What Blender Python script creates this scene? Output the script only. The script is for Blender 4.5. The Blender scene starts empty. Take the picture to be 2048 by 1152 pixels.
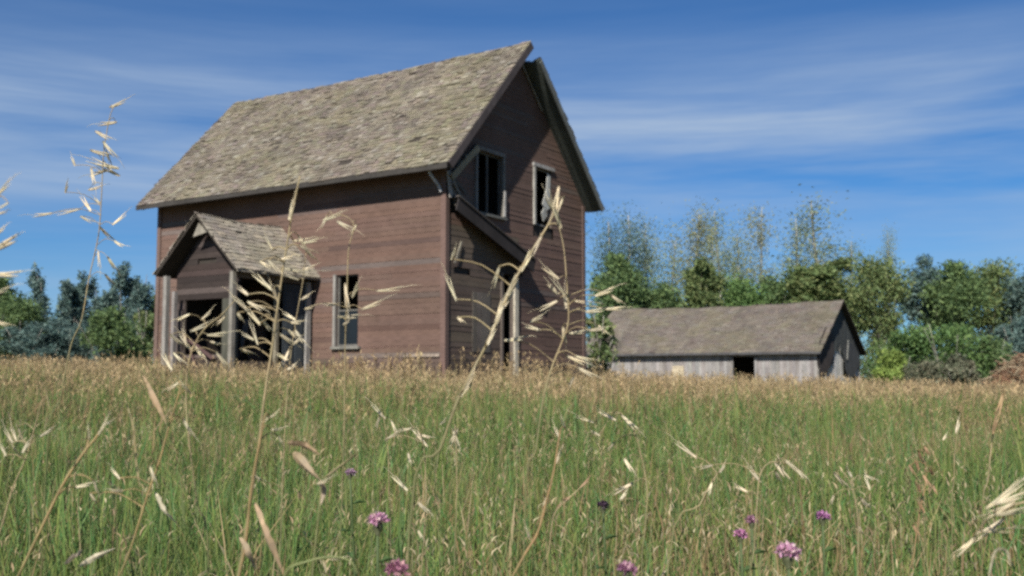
import bpy, math, random
import numpy as np
from mathutils import Vector, Matrix, noise
random.seed(7)
rng = np.random.default_rng(7)
S = bpy.context.scene
COL = S.collection

# ------------------------------------------------------------------ camera, world, sun, exposure
EYE = 1.05
PITCH = math.radians(4.94)
F = 2069.0
cam = bpy.data.cameras.new('camera')
camo = bpy.data.objects.new('camera', cam)
COL.objects.link(camo)
camo.location = (0, 0, EYE)
camo.rotation_euler = (math.pi / 2 + PITCH, 0, 0)
cam.sensor_width = 36.0
cam.lens = 36.0 * F / 2048.0
cam.clip_start = 0.05
cam.clip_end = 5000
cam.dof.use_dof = True
cam.dof.focus_distance = 2.6
cam.dof.aperture_fstop = 7.0
S.camera = camo
S.cycles.filter_width = 2.6
S.cycles.use_denoising = False
S.cycles.max_bounces = 6
S.cycles.diffuse_bounces = 3
S.cycles.transmission_bounces = 4
S.cycles.transparent_max_bounces = 8
S.view_settings.view_transform = 'Standard'
S.view_settings.look = 'None'
S.view_settings.exposure = 0.7
S.view_settings.gamma = 1.0
S.view_settings.use_curve_mapping = False

A_V = math.atan2(0.838, 0.546)          # heading of the gable walls; both buildings share it
SUN_H = Vector((-0.311, -0.991, 0)).normalized()
SUN_EL = math.radians(41.0)
to_sun = Vector((SUN_H.x * math.cos(SUN_EL), SUN_H.y * math.cos(SUN_EL), math.sin(SUN_EL)))
sl = bpy.data.lights.new('sun', 'SUN')
sl.energy = 5.0
sl.angle = math.radians(0.5)
sl.color = (1.0, 0.94, 0.85)
so = bpy.data.objects.new('sun', sl)
COL.objects.link(so)
so.location = (0, -10, 40)
so.rotation_euler = to_sun.to_track_quat('Z', 'Y').to_euler()

W = bpy.data.worlds.new('World')
S.world = W
W.use_nodes = True
nt = W.node_tree
nt.nodes.clear()
def nd(tree, t, **kw):
    n = tree.nodes.new(t)
    for k, v in kw.items():
        setattr(n, k, v)
    return n
def mathn(tree, op, a=None, b=None, clamp=False):
    n = nd(tree, 'ShaderNodeMath', operation=op, use_clamp=clamp)
    for i, q in enumerate((a, b)):
        if q is None: continue
        if isinstance(q, (int, float)): n.inputs[i].default_value = q
        else: tree.links.new(q, n.inputs[i])
    return n.outputs[0]
sky = nd(nt, 'ShaderNodeTexSky', sky_type='NISHITA', sun_disc=False)
sky.sun_elevation = SUN_EL
sky.sun_rotation = math.atan2(SUN_H.x, SUN_H.y)
sky.altitude = 300
sky.air_density = 1.0
sky.dust_density = 0.2
sky.ozone_density = 3.0
tc = nd(nt, 'ShaderNodeTexCoord')
sep = nd(nt, 'ShaderNodeSeparateXYZ')
nt.links.new(tc.outputs['Generated'], sep.inputs[0])
# thin cirrus streaks in the air: long level bands, broken up by a second noise
mp = nd(nt, 'ShaderNodeMapping'); mp.inputs['Scale'].default_value = (1.6, 1.6, 15.0); mp.inputs['Rotation'].default_value = (0.0, 0.055, 0.0)
mp.inputs['Location'].default_value = (0.35, 0.0, 0.3)
nt.links.new(tc.outputs['Generated'], mp.inputs[0])
n1 = nd(nt, 'ShaderNodeTexNoise'); n1.inputs['Scale'].default_value = 1.0; n1.inputs['Detail'].default_value = 6; n1.inputs['Roughness'].default_value = 0.55
n1.inputs['Distortion'].default_value = 0.35
nt.links.new(mp.outputs[0], n1.inputs['Vector'])
mp2 = nd(nt, 'ShaderNodeMapping'); mp2.inputs['Scale'].default_value = (3.5, 3.5, 62.0); mp2.inputs['Rotation'].default_value = (0.0, 0.05, 0.1)
nt.links.new(tc.outputs['Generated'], mp2.inputs[0])
n2 = nd(nt, 'ShaderNodeTexNoise'); n2.inputs['Scale'].default_value = 1.0; n2.inputs['Detail'].default_value = 9; n2.inputs['Roughness'].default_value = 0.62
nt.links.new(mp2.outputs[0], n2.inputs['Vector'])
r1 = nd(nt, 'ShaderNodeMapRange'); r1.inputs['From Min'].default_value = 0.34; r1.inputs['From Max'].default_value = 0.66
nt.links.new(n1.outputs['Fac'], r1.inputs['Value'])
r2 = nd(nt, 'ShaderNodeMapRange'); r2.inputs['From Min'].default_value = 0.25; r2.inputs['From Max'].default_value = 0.75
r2.inputs['To Min'].default_value = 0.55; r2.inputs['To Max'].default_value = 1.1
nt.links.new(n2.outputs['Fac'], r2.inputs['Value'])
band = nd(nt, 'ShaderNodeValToRGB')                     # the cirrus layer lies between about 8 and 19 degrees up
els = [(0.0, 0.3), (0.10, 0.45), (0.15, 0.8), (0.19, 1.0), (0.25, 1.0), (0.285, 0.4), (0.33, 0.12), (1.0, 0.2)]
cr = band.color_ramp
while len(cr.elements) < len(els): cr.elements.new(0.5)
for e, (p, v) in zip(cr.elements, els):
    e.position = p; e.color = (v, v, v, 1)
nt.links.new(sep.outputs['Z'], band.inputs[0])
c1 = mathn(nt, 'MULTIPLY', r1.outputs[0], r2.outputs[0])
c2 = mathn(nt, 'MULTIPLY', c1, band.outputs[0])
c3 = mathn(nt, 'MULTIPLY', c2, 0.95, True)
tint = nd(nt, 'ShaderNodeMix', data_type='RGBA', blend_type='MULTIPLY'); tint.inputs[0].default_value = 1.0
tint.inputs[7].default_value = (0.375, 0.745, 1.13, 1)
nt.links.new(sky.outputs[0], tint.inputs[6])
mix = nd(nt, 'ShaderNodeMix', data_type='RGBA')
nt.links.new(c3, mix.inputs[0])
nt.links.new(tint.outputs[2], mix.inputs[6])
CLOUD = nd(nt, 'ShaderNodeRGB'); CLOUD.outputs[0].default_value = (4.9, 6.3, 8.4, 1)
nt.links.new(CLOUD.outputs[0], mix.inputs[7])
bg = nd(nt, 'ShaderNodeBackground'); bg.inputs['Strength'].default_value = 0.05
nt.links.new(mix.outputs[2], bg.inputs['Color'])
out = nd(nt, 'ShaderNodeOutputWorld')
nt.links.new(bg.outputs[0], out.inputs[0])

# ------------------------------------------------------------------ helpers
def at(px, py, Y):
    """the point at forward distance Y seen at a photo pixel"""
    x = (px - 1024) / F; y = (576 - py) / F
    fwd = math.cos(PITCH) - y * math.sin(PITCH)
    up = math.sin(PITCH) + y * math.cos(PITCH)
    return Vector((x / fwd * Y, Y, up / fwd * Y + EYE))

def sstep(t):
    t = np.clip(t, 0, 1); return t * t * (3 - 2 * t)
def ground_z(x, y):
    x = np.asarray(x, float); y = np.asarray(y, float)
    b = -0.44 + 0.56 * np.clip((y - 1.5) / 20.0, 0, 1) - 0.42 * sstep((y - 27) / 28.0)
    tilt = -np.where(x > 0, 0.030, 0.021) * np.clip(x, -26, 26) * sstep(y / 20.0)
    lump = 0.025 * np.sin(x * 0.9 + 1.3) * np.cos(y * 0.7) + 0.03 * np.sin(0.31 * x + 0.23 * y)
    return EYE + b + tilt + lump - 0.60
def gz(x, y): return float(ground_z(x, y))

class MB:
    def __init__(s): s.v = []; s.f = []; s.c = []
    def face(s, pts, col):
        i = len(s.v); s.v += [tuple(p) for p in pts]; s.f.append(tuple(range(i, i + len(pts)))); s.c.append(col)
    def box(s, a, b, col, M=None):
        x0, y0, z0 = a; x1, y1, z1 = b
        p = [Vector(q) for q in ((x0,y0,z0),(x1,y0,z0),(x1,y1,z0),(x0,y1,z0),(x0,y0,z1),(x1,y0,z1),(x1,y1,z1),(x0,y1,z1))]
        if M is not None: p = [M @ q for q in p]
        i = len(s.v); s.v += [tuple(q) for q in p]
        for f in ((3,2,1,0),(4,5,6,7),(0,1,5,4),(1,2,6,5),(2,3,7,6),(3,0,4,7)):
            s.f.append(tuple(i + k for k in f)); s.c.append(col)
    def bar(s, p0, p1, w, t, col, up=(0, 0, 1)):
        """a plank from p0 to p1, w wide, t thick"""
        p0 = Vector(p0); p1 = Vector(p1); d = p1 - p0; L = d.length; d.normalize()
        side = d.cross(Vector(up))
        if side.length < 1e-4: side = d.cross(Vector((1, 0, 0)))
        side.normalize(); nrm = side.cross(d)
        M = Matrix((( d.x, side.x, nrm.x, p0.x), (d.y, side.y, nrm.y, p0.y), (d.z, side.z, nrm.z, p0.z), (0, 0, 0, 1)))
        s.box((0, -w / 2, -t / 2), (L, w / 2, t / 2), col, M)
    def prism(s, poly, n, t, col):
        """a flat outline given thickness t along n"""
        n = Vector(n) * t
        a = [Vector(p) for p in poly]; b = [p + n for p in a]
        s.face(a, col); s.face(b[::-1], col)
        for k in range(len(a)):
            q = (k + 1) % len(a); s.face((a[k], a[q], b[q], b[k]), col)
    def tube(s, pts, rad, n, col, flat=1.0):
        pts = [Vector(p) for p in pts]; m = len(pts); rings = []
        ref = Vector((0.31, 0.93, 0.2))
        for k in range(m):
            d = (pts[min(k + 1, m - 1)] - pts[max(k - 1, 0)])
            if d.length < 1e-9: d = Vector((0, 0, 1))
            d.normalize()
            a = d.cross(ref)
            if a.length < 1e-3: a = d.cross(Vector((1, 0, 0)))
            a.normalize(); b = d.cross(a)
            i = len(s.v)
            for j in range(n):
                th = 2 * math.pi * j / n
                s.v.append(tuple(pts[k] + (a * math.cos(th) + b * (math.sin(th) * flat)) * rad[k]))
            rings.append(i)
        for k in range(m - 1):
            for j in range(n):
                q = (j + 1) % n
                s.f.append((rings[k] + j, rings[k] + q, rings[k + 1] + q, rings[k + 1] + j))
                s.c.append(col[k] if isinstance(col, list) else col)
        for r in (rings[0], rings[-1]):
            s.f.append(tuple(r + j for j in range(n))); s.c.append(col[-1] if isinstance(col, list) else col)
    def build(s, name, mat, parent=None, smooth=False):
        me = bpy.data.meshes.new(name)
        me.from_pydata(s.v, [], s.f)
        at_ = me.attributes.new('tint', 'FLOAT_COLOR', 'CORNER')
        tot = np.array([len(f) for f in s.f]); c = np.array([(k[0], k[1], k[2], 1.0) for k in s.c], dtype=np.float32)
        at_.data.foreach_set('color', np.repeat(c, tot, axis=0).ravel())
        me.materials.append(mat)
        if smooth: me.polygons.foreach_set('use_smooth', np.ones(len(s.f), dtype=bool))
        me.update()
        o = bpy.data.objects.new(name, me)
        COL.objects.link(o)
        if parent: o.parent = parent
        return o

def empty(name, loc, rz=0.0):
    o = bpy.data.objects.new(name, None); COL.objects.link(o)
    o.location = loc; o.rotation_euler = (0, 0, rz); o.empty_display_size = 0.3
    return o
def tag(o, label=None, cat=None, group=None, kind=None):
    if label: o['label'] = label
    if cat: o['category'] = cat
    if group: o['group'] = group
    if kind: o['kind'] = kind
    return o
def copy_tree(o, parent=None):
    c = o.copy(); COL.objects.link(c)
    if parent is not None: c.parent = parent
    for ch in list(o.children): copy_tree(ch, c)
    return c
def jit(c, a=0.15):
    k = 1 + random.uniform(-a, a)
    return (c[0] * k * (1 + random.uniform(-.03, .03)), c[1] * k, c[2] * k * (1 + random.uniform(-.03, .03)))

def tint_mat(name, rough=0.9, scale=(3, 3, 3), lo=0.75, hi=1.2, fine=None, bump=0.0, transl=0.0, spec=0.25):
    m = bpy.data.materials.new(name); m.use_nodes = True
    t = m.node_tree; t.nodes.clear()
    o = nd(t, 'ShaderNodeOutputMaterial')
    b = nd(t, 'ShaderNodeBsdfPrincipled'); b.inputs['Roughness'].default_value = rough
    b.inputs['Specular IOR Level'].default_value = spec
    a = nd(t, 'ShaderNodeAttribute', attribute_name='tint')
    col = a.outputs['Color']
    tcn = nd(t, 'ShaderNodeTexCoord')
    if scale is not None:
        mpn = nd(t, 'ShaderNodeMapping'); mpn.inputs['Scale'].default_value = scale
        t.links.new(tcn.outputs['Object'], mpn.inputs[0])
        ns = nd(t, 'ShaderNodeTexNoise'); ns.inputs['Scale'].default_value = 1.0; ns.inputs['Detail'].default_value = 7; ns.inputs['Roughness'].default_value = 0.65
        t.links.new(mpn.outputs[0], ns.inputs['Vector'])
        mr = nd(t, 'ShaderNodeMapRange'); mr.inputs['From Min'].default_value = 0.3; mr.inputs['From Max'].default_value = 0.7
        mr.inputs['To Min'].default_value = lo * .72; mr.inputs['To Max'].default_value = hi * .72
        t.links.new(ns.outputs['Fac'], mr.inputs['Value'])
        f = mr.outputs[0]
        if fine:
            mp3 = nd(t, 'ShaderNodeMapping'); mp3.inputs['Scale'].default_value = fine
            t.links.new(tcn.outputs['Object'], mp3.inputs[0])
            n3 = nd(t, 'ShaderNodeTexNoise'); n3.inputs['Scale'].default_value = 1.0; n3.inputs['Detail'].default_value = 4
            t.links.new(mp3.outputs[0], n3.inputs['Vector'])
            m3 = nd(t, 'ShaderNodeMapRange'); m3.inputs['From Min'].default_value = 0.3; m3.inputs['From Max'].default_value = 0.7
            m3.inputs['To Min'].default_value = 0.78; m3.inputs['To Max'].default_value = 1.2
            t.links.new(n3.outputs['Fac'], m3.inputs['Value'])
            f = mathn(t, 'MULTIPLY', f, m3.outputs[0])
            if bump:
                bp = nd(t, 'ShaderNodeBump'); bp.inputs['Strength'].default_value = bump; bp.inputs['Distance'].default_value = 0.01
                t.links.new(n3.outputs['Fac'], bp.inputs['Height']); t.links.new(bp.outputs[0], b.inputs['Normal'])
        vm = nd(t, 'ShaderNodeVectorMath', operation='SCALE')
        t.links.new(col, vm.inputs[0]); t.links.new(f, vm.inputs['Scale'])
        col = vm.outputs[0]
    t.links.new(col, b.inputs['Base Color'])
    if transl > 0:
        tr = nd(t, 'ShaderNodeBsdfTranslucent'); t.links.new(col, tr.inputs['Color'])
        ms = nd(t, 'ShaderNodeMixShader'); ms.inputs[0].default_value = transl
        t.links.new(b.outputs[0], ms.inputs[1]); t.links.new(tr.outputs[0], ms.inputs[2]); t.links.new(ms.outputs[0], o.inputs[0])
    else:
        t.links.new(b.outputs[0], o.inputs[0])
    return m

M_SIDING = tint_mat('weathered_siding', 0.92, (0.6, 0.5, 0.7), 0.70, 1.12, (5, 5, 60), 0.3)
M_WOOD = tint_mat('bare_wood', 0.92, (2.2, 2.2, 1.2), 0.65, 1.25, (40, 40, 6), 0.3)
M_ROOF = tint_mat('wood_shingles', 0.95, (0.9, 0.9, 0.9), 0.78, 1.2, (14, 14, 14), 0.3)
M_TRIM = tint_mat('flaking_white_paint', 0.8, (9, 9, 3), 0.55, 1.1, (60, 60, 20), 0.2)
M_BARK = tint_mat('bark', 0.95, (3, 3, 1.5), 0.6, 1.3, (9, 9, 3), 0.4)
M_LEAF = tint_mat('tree_leaves', 0.7, (0.5, 0.5, 0.5), 0.85, 1.4, None, 0, 0.42, 0.3)
M_GRASS = tint_mat('grass_blades', 0.6, None, transl=0.35, spec=0.3)
M_STRAW = tint_mat('dry_straw', 0.6, (30, 30, 12), 1.0, 1.5, None, 0, 0.38, 0.3)
M_PETAL = tint_mat('pink_petals', 0.6, None, transl=0.3, spec=0.2)
M_EARTH = tint_mat('bare_earth', 0.97, (1.5, 1.5, 1.5), 0.6, 1.3, (12, 12, 12), 0.6)
gm = bpy.data.materials.new('old_window_glass'); gm.use_nodes = True
gb = gm.node_tree.nodes['Principled BSDF']; gb.inputs['Base Color'].default_value = (0.012, 0.016, 0.02, 1); gb.inputs['Roughness'].default_value = 0.18

# ------------------------------------------------------------------ ground
def make_ground():
    xs = np.concatenate([-np.geomspace(60, 1500, 9)[::-1], np.linspace(-50, 50, 101), np.geomspace(60, 1500, 9)])
    ys = np.concatenate([-np.geomspace(6, 600, 7)[::-1], np.linspace(-4, 80, 140), np.geomspace(85, 3000, 14)])
    X, Y = np.meshgrid(xs, ys)
    Z = ground_z(X, np.clip(Y, -5, 90)) + 0.5 * 0
    Z = np.where(Y > 110, Z - 0.4, Z)
    nx, ny = len(xs), len(ys)
    me = bpy.data.meshes.new('ground')
    v = np.stack([X, Y, Z], -1).reshape(-1, 3)
    f = [(j * nx + i, j * nx + i + 1, (j + 1) * nx + i + 1, (j + 1) * nx + i) for j in range(ny - 1) for i in range(nx - 1)]
    me.from_pydata(v.tolist(), [], f)
    me.polygons.foreach_set('use_smooth', np.ones(len(f), dtype=bool))
    m = bpy.data.materials.new('meadow_soil'); m.use_nodes = True
    t = m.node_tree; b = t.nodes['Principled BSDF']; b.inputs['Roughness'].default_value = 1.0
    tcn = nd(t, 'ShaderNodeTexCoord')
    ns = nd(t, 'ShaderNodeTexNoise'); ns.inputs['Scale'].default_value = 0.6; ns.inputs['Detail'].default_value = 10; ns.inputs['Roughness'].default_value = 0.7
    t.links.new(tcn.outputs['Object'], ns.inputs['Vector'])
    rp = nd(t, 'ShaderNodeValToRGB')
    rp.color_ramp.elements[0].position = 0.3; rp.color_ramp.elements[0].color = (0.05, 0.06, 0.02, 1)
    rp.color_ramp.elements[1].position = 0.7; rp.color_ramp.elements[1].color = (0.17, 0.13, 0.055, 1)
    t.links.new(ns.outputs['Fac'], rp.inputs[0]); t.links.new(rp.outputs[0], b.inputs['Base Color'])
    me.materials.append(m)
    o = bpy.data.objects.new('ground', me); COL.objects.link(o)
    tag(o, 'rough meadow ground rising gently towards the house', 'ground', kind='structure')
make_ground()

# ------------------------------------------------------------------ building helpers
def cut(a, b, holes):
    seg = [(a, b)]
    for h0, h1 in holes:
        n = []
        for s0, s1 in seg:
            if h1 <= s0 or h0 >= s1: n.append((s0, s1)); continue
            if h0 > s0: n.append((s0, h0))
            if h1 < s1: n.append((h1, s1))
        seg = n
    return [q for q in seg if q[1] - q[0] > 0.01]

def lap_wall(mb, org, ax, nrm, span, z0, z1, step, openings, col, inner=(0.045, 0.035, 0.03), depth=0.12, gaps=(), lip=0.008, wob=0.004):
    """lapped boards with real lips, an inner face behind, and reveals round the openings.
    span(z) -> (a, b); openings (a0, a1, z0, z1); gaps: boards missing, the same form; col(a, z) -> colour"""
    org = Vector(org); ax = Vector(ax); nrm = Vector(nrm); up = Vector((0, 0, 1))
    P = lambda a, z, o: org + ax * a + up * z + nrm * o
    zs = [z0]
    edges = sorted({q for o in openings for q in (o[2], o[3]) if z0 < q < z1})
    z = z0
    while z < z1 - 1e-6:
        zn = min(z + step, z1)
        for e in edges:
            if z + 1e-4 < e < zn - 1e-4: zn = e; break
        zm = (z + zn) / 2
        holes = [(o[0], o[1]) for o in openings if o[2] < zm < o[3]]
        miss = [(o[0], o[1]) for o in gaps if o[2] < zm < o[3]]
        a0, b0 = span(z); a1, b1 = span(zn)
        for s0, s1 in cut(min(a0, a1), max(b0, b1), holes):
            def clampz(a, zz):
                q0, q1 = span(zz); return min(max(a, q0), q1)
            mb.face((P(clampz(s0, z), z, -depth), P(clampz(s1, z), z, -depth), P(clampz(s1, zn), zn, -depth), P(clampz(s0, zn), zn, -depth)), inner)
            for t0, t1 in cut(s0, s1, miss):
                x = t0
                while x < t1 - 1e-6:
                    xn = min(x + random.uniform(1.4, 4.2), t1)
                    if t1 - xn < 0.5: xn = t1
                    c = jit(col((x + xn) / 2, zm), 0.06)
                    da = random.uniform(-wob, wob); db = random.uniform(-wob, wob); l = lip + random.uniform(-.004, .006)
                    pa, pb = P(clampz(x, z), z - .012 + da, l), P(clampz(xn, z), z - .012 + db, l)
                    mb.face((pa, pb, P(clampz(xn, zn), zn, 0.004), P(clampz(x, zn), zn, 0.004)), c)
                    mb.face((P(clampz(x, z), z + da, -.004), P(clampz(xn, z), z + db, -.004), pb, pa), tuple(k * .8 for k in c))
                    x = xn
            for m0, m1 in miss:
                mm0, mm1 = max(m0, s0), min(m1, s1)
                if mm1 > mm0:
                    mb.face((P(mm0, z, -.03), P(mm1, z, -.03), P(mm1, zn, -.03), P(mm0, zn, -.03)), jit((.05, .042, .036), .2))
        z = zn
    for a0, a1, b0, b1 in openings:
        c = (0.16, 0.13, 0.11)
        for (p, q) in (((a0, b0), (a0, b1)), ((a1, b1), (a1, b0)), ((a0, b1), (a1, b1)), ((a1, b0), (a0, b0))):
            mb.face((P(*p, -depth), P(*q, -depth), P(*q, 0.004), P(*p, 0.004)), c)

def shingle_slope(mb, org, ax, up_s, nrm, L, H, expo, palette, wmin=.10, wmax=.22, miss=.02, thick=.022, ragged=.05, deck=(0.06, 0.05, 0.042), rows_gone=None, lift=.03, sag=.05, moss=.6):
    org = Vector(org); ax = Vector(ax); up_s = Vector(up_s); nrm = Vector(nrm)
    def P(a, s, n):
        q = org + ax * a + up_s * s + nrm * n
        q.z -= sag * math.sin(math.pi * min(1, max(0, a / L))) * (.4 + .6 * s / H) + .18 * sag * math.sin(a * 2.1)
        return q
    nd_ = max(4, int(L / .45))
    def dring(a): return [P(a, 0, -.06), P(a, H, -.06), P(a, H, 0), P(a, 0, 0)]
    prev = dring(0); mb.face(prev, deck)
    for k in range(nd_):
        cur = dring(L * (k + 1) / nd_)
        for e in range(4): mb.face((prev[e], cur[e], cur[(e + 1) % 4], prev[(e + 1) % 4]), deck)
        prev = cur
    mb.face(prev[::-1], deck)
    so_ = random.uniform(0, 90)
    def weather(a, s_):
        m = noise.noise(Vector((a * .55, s_ * .8, so_))) + .6 * noise.noise(Vector((a * 1.7, s_ * 2.1, so_ + 7)))
        st = noise.noise(Vector((a * 2.4, s_ * .25, so_ + 21)))
        k = 1 + .22 * st * moss + .12 * moss * noise.noise(Vector((a * 3.1, s_ * 3.1, so_ + 40)))
        g = min(1, max(0, (m - .05) / .35)) * moss; p = min(1, max(0, (-m - .1) / .35)) * moss
        return (k * (1 - .01 * g - .04 * p), k * (1 + .015 * g - .07 * p), k * (1 - .15 * g - .03 * p))
    nrow = int(H / expo)
    for r in range(nrow + 1):
        s0 = r * expo - .03
        a = -random.uniform(0, ragged)
        while a < L + .02:
            w = random.uniform(wmin, wmax)
            a1 = min(a + w, L + random.uniform(0, ragged))
            if a1 - a < .02: break
            gone = random.random() < miss or (rows_gone and rows_gone(a, s0))
            if not gone:
                ds = random.uniform(-.022, .022)
                l = expo * 1.75 if s0 + expo * 1.75 < H + .03 else max(.05, H + .02 - s0)
                k = lift * random.random() ** 4
                wt = weather(a, s0); c = tuple(q * e for q, e in zip(jit(random.choice(palette), .11), wt))
                g = .004
                b0, b1 = P(a + g, s0 + ds, thick + .006 + k), P(a1 - g, s0 + ds + random.uniform(-.006, .006), thick + .006 + k * random.random())
                t0, t1 = P(a + g, s0 + ds + l, .004), P(a1 - g, s0 + ds + l, .004)
                l0, l1 = P(a + g, s0 + ds, .001), P(a1 - g, s0 + ds, .001)
                mb.face((b0, b1, t1, t0), c)
                mb.face((l0, l1, b1, b0), c)
                mb.face((l0, b0, t0), c); mb.face((b1, l1, t1), c)
            a = a1

# ------------------------------------------------------------------ the house (local x along the gable wall, y along the porch wall)
C0 = at(889, 755, 22.0)
HB = -0.45                                        # ground at the house, seen from eye level
house = empty('abandoned_house', (C0.x, C0.y, EYE + HB), A_V)
tag(house, 'abandoned two storey farmhouse of faded red boards with steep shingle roof', 'house')
Z = lambda r: r - HB                              # height above eye level -> local height
LH, WH = 9.43, 6.08
EAVE_V, EAVE_Z, RID_V, RID_Z, REAVE_V, REAVE_Z = -0.5, Z(4.50), 2.78, Z(8.0), 6.28, Z(4.42)
SLOPE_L = (RID_Z - EAVE_Z) / (RID_V - EAVE_V)
SLOPE_R = (RID_Z - REAVE_Z) / (REAVE_V - RID_V)
RED = (0.176, 0.113, 0.090)
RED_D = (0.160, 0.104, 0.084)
def roof_under(v):
    return (EAVE_Z + SLOPE_L * (v - EAVE_V) if v < RID_V else RID_Z - SLOPE_R * (v - RID_V)) - 0.10
def front_col(a, z):
    c = RED
    if random.random() < .08: c = (0.16, 0.115, 0.10)
    if random.random() < .02: c = (0.17, 0.135, 0.12)
    if z < Z(.45): c = (0.13, 0.095, 0.078)
    if .3 < a < 3.2 and abs(z - Z(2.95)) < .06: c = (0.135, 0.09, 0.076)
    if random.random() < .05: c = (0.14, 0.088, 0.072)
    return c
WIN_F = (2.44, 3.10, Z(.70), Z(2.35))
DOOR_F = (4.55, 5.45, Z(-.25), Z(1.85))
mb = MB()
lap_wall(mb, (0, 0, 0), (0, 1, 0), (-1, 0, 0), lambda z: (0, LH), 0.05, roof_under(0), .115, [WIN_F, DOOR_F], front_col,
         gaps=[(7.2, 8.1, Z(1.2), Z(1.4)), (3.3, 3.55, Z(.5), Z(.6))])
mb.build('wall', M_SIDING, house)['label'] = 'long porch wall of faded red lapped boards'
def gable_span(z):
    a, b = 0.0, WH
    zz = z + .10
    if zz > EAVE_Z: a = max(a, EAVE_V + (zz - EAVE_Z) / SLOPE_L)
    if zz > REAVE_Z: b = min(b, RID_V + (RID_Z - zz) / SLOPE_R)
    if b < a: a = b = (a + b) / 2
    return a, b
STRIP = lambda v: Z(3.88) + (Z(2.84) - Z(3.88)) * (v - .1) / 3.0     # line where the lost lean-to roof met the gable
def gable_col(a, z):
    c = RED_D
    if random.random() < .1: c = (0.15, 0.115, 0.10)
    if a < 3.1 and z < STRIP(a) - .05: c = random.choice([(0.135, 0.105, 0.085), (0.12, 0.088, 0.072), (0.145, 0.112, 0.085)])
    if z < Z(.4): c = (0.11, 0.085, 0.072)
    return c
W1 = (1.15, 2.18, Z(3.70), Z(5.12)); W2 = (3.62, 4.42, Z(3.72), Z(5.16)); D1 = (2.2, 2.66, Z(-.3), Z(2.4)); W3 = (1.0, 1.7, Z(.55), Z(1.9))
mb = MB()
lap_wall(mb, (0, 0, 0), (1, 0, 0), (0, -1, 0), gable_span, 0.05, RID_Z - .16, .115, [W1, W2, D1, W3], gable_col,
         gaps=[(3.55, 4.5, Z(3.42), Z(3.72)), (0, .5, Z(3.6), Z(4.15)), (2.0, 3.05, Z(2.4), Z(2.62)), (.3, .9, Z(2.2), Z(2.4))])
mb.build('wall', M_SIDING, house)['label'] = 'gable wall with a bare brown patch below an old roof line'
mb = MB()
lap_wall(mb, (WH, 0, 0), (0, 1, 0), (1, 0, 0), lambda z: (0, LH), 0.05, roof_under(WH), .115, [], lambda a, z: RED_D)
mb.build('wall', M_SIDING, house)
mb = MB()
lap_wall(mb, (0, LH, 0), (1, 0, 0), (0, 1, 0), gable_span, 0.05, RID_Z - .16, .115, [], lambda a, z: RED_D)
mb.build('wall', M_SIDING, house)
# stone footing, floors
mb = MB()
for (a, b) in (((-.02, -.02, -.6), (.3, LH + .02, .045)), ((WH - .3, -.02, -.6), (WH + .02, LH + .02, .045)), ((.3, -.02, -.6), (WH - .3, .3, .045)), ((.3, LH - .3, -.6), (WH - .3, LH + .02, .045))):
    mb.box(a, b, (0.25, 0.23, 0.20))
mb.build('foundation', M_EARTH, house)
mb = MB()
mb.box((.13, .13, .1), (WH - .13, LH - .13, .2), (0.08, 0.065, 0.05))
mb.box((.13, .13, Z(2.75)), (WH - .13, LH - .13, Z(2.95)), (0.08, 0.065, 0.05))
mb.box((.13, 3.75, .2), (WH - .13, 3.87, Z(2.75)), (0.09, 0.075, 0.06))
mb.box((3.0, .13, Z(2.95)), (3.1, 5.0, Z(5.6)), (0.07, 0.06, 0.05))
mb.build('floor', M_WOOD, house)
# corner boards
mb = MB()
mb.box((-.035, -.035, .05), (.0, .10, roof_under(0) - .03), (0.20, 0.13, 0.11)); mb.box((-.0, -.035, .05), (.10, -.003, roof_under(0) - .03), (0.16, 0.11, 0.095))
mb.build('corner_board', M_SIDING, house)
mb = MB()
mb.box((WH - .1, -.035, .05), (WH + .035, .0, roof_under(WH) - .02), (0.16, 0.11, 0.095))
mb.build('corner_board', M_SIDING, house)
mb = MB(); mb.box((-.05, LH - .1, .05), (-.004, LH + .03, roof_under(0) - .03), (0.19, 0.13, 0.11)); mb.build('corner_board', M_SIDING, house)
mb = MB(); mb.box((-.045, .11, Z(.44)), (-.026, 1.1, Z(.50)), (0.40, 0.33, 0.27)); mb.build('trim_board', M_TRIM, house)
# the roof
PAL = [(0.222, 0.192, 0.15)] * 5 + [(0.24, 0.212, 0.16), (0.205, 0.18, 0.145), (0.228, 0.204, 0.152), (0.195, 0.168, 0.14), (0.255, 0.228, 0.18), (0.215, 0.198, 0.143), (0.222, 0.182, 0.16)] + [(0.29, 0.265, 0.22), (0.15, 0.128, 0.105)]
OV_L, OV_B = 0.42, 0.30
dl = Vector((RID_V - EAVE_V, 0, RID_Z - EAVE_Z)); HL = dl.length; dl.normalize(); nl = Vector((-dl.z, 0, dl.x))
mb = MB()
def gone_l(a, s):
    if s > HL - .16 and random.random() < .28: return True
    return (abs(a - 3.2 + .1 * s) < .22 and abs(s - .5) < .12) or (abs(a - 1.35) < .1 and abs(s - 1.0) < .1) or (abs(a - 4.6) < .4 and abs(s - 4.4) < .07)
shingle_slope(mb, (EAVE_V, -OV_L, EAVE_Z), (0, 1, 0), dl, nl, LH + OV_L + OV_B, HL, .12, PAL, miss=.018, rows_gone=gone_l)
rf = mb.build('roof', M_ROOF, house); rf['label'] = 'sunlit roof slope of mottled worn shingles'
mb = MB()       # rafters under the eave
for k in range(16):
    y = -.2 + k * (LH + .4) / 15
    p = Vector((EAVE_V + .02, y, EAVE_Z)) - nl * .115
    mb.bar(p, p + dl * 1.2, .05, .10, jit((0.10, 0.085, 0.07)), up=nl)
mb.build('rafter', M_WOOD, rf)
mb = MB()
p = Vector((EAVE_V, -OV_L - .024, EAVE_Z)) - nl * .085
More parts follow.
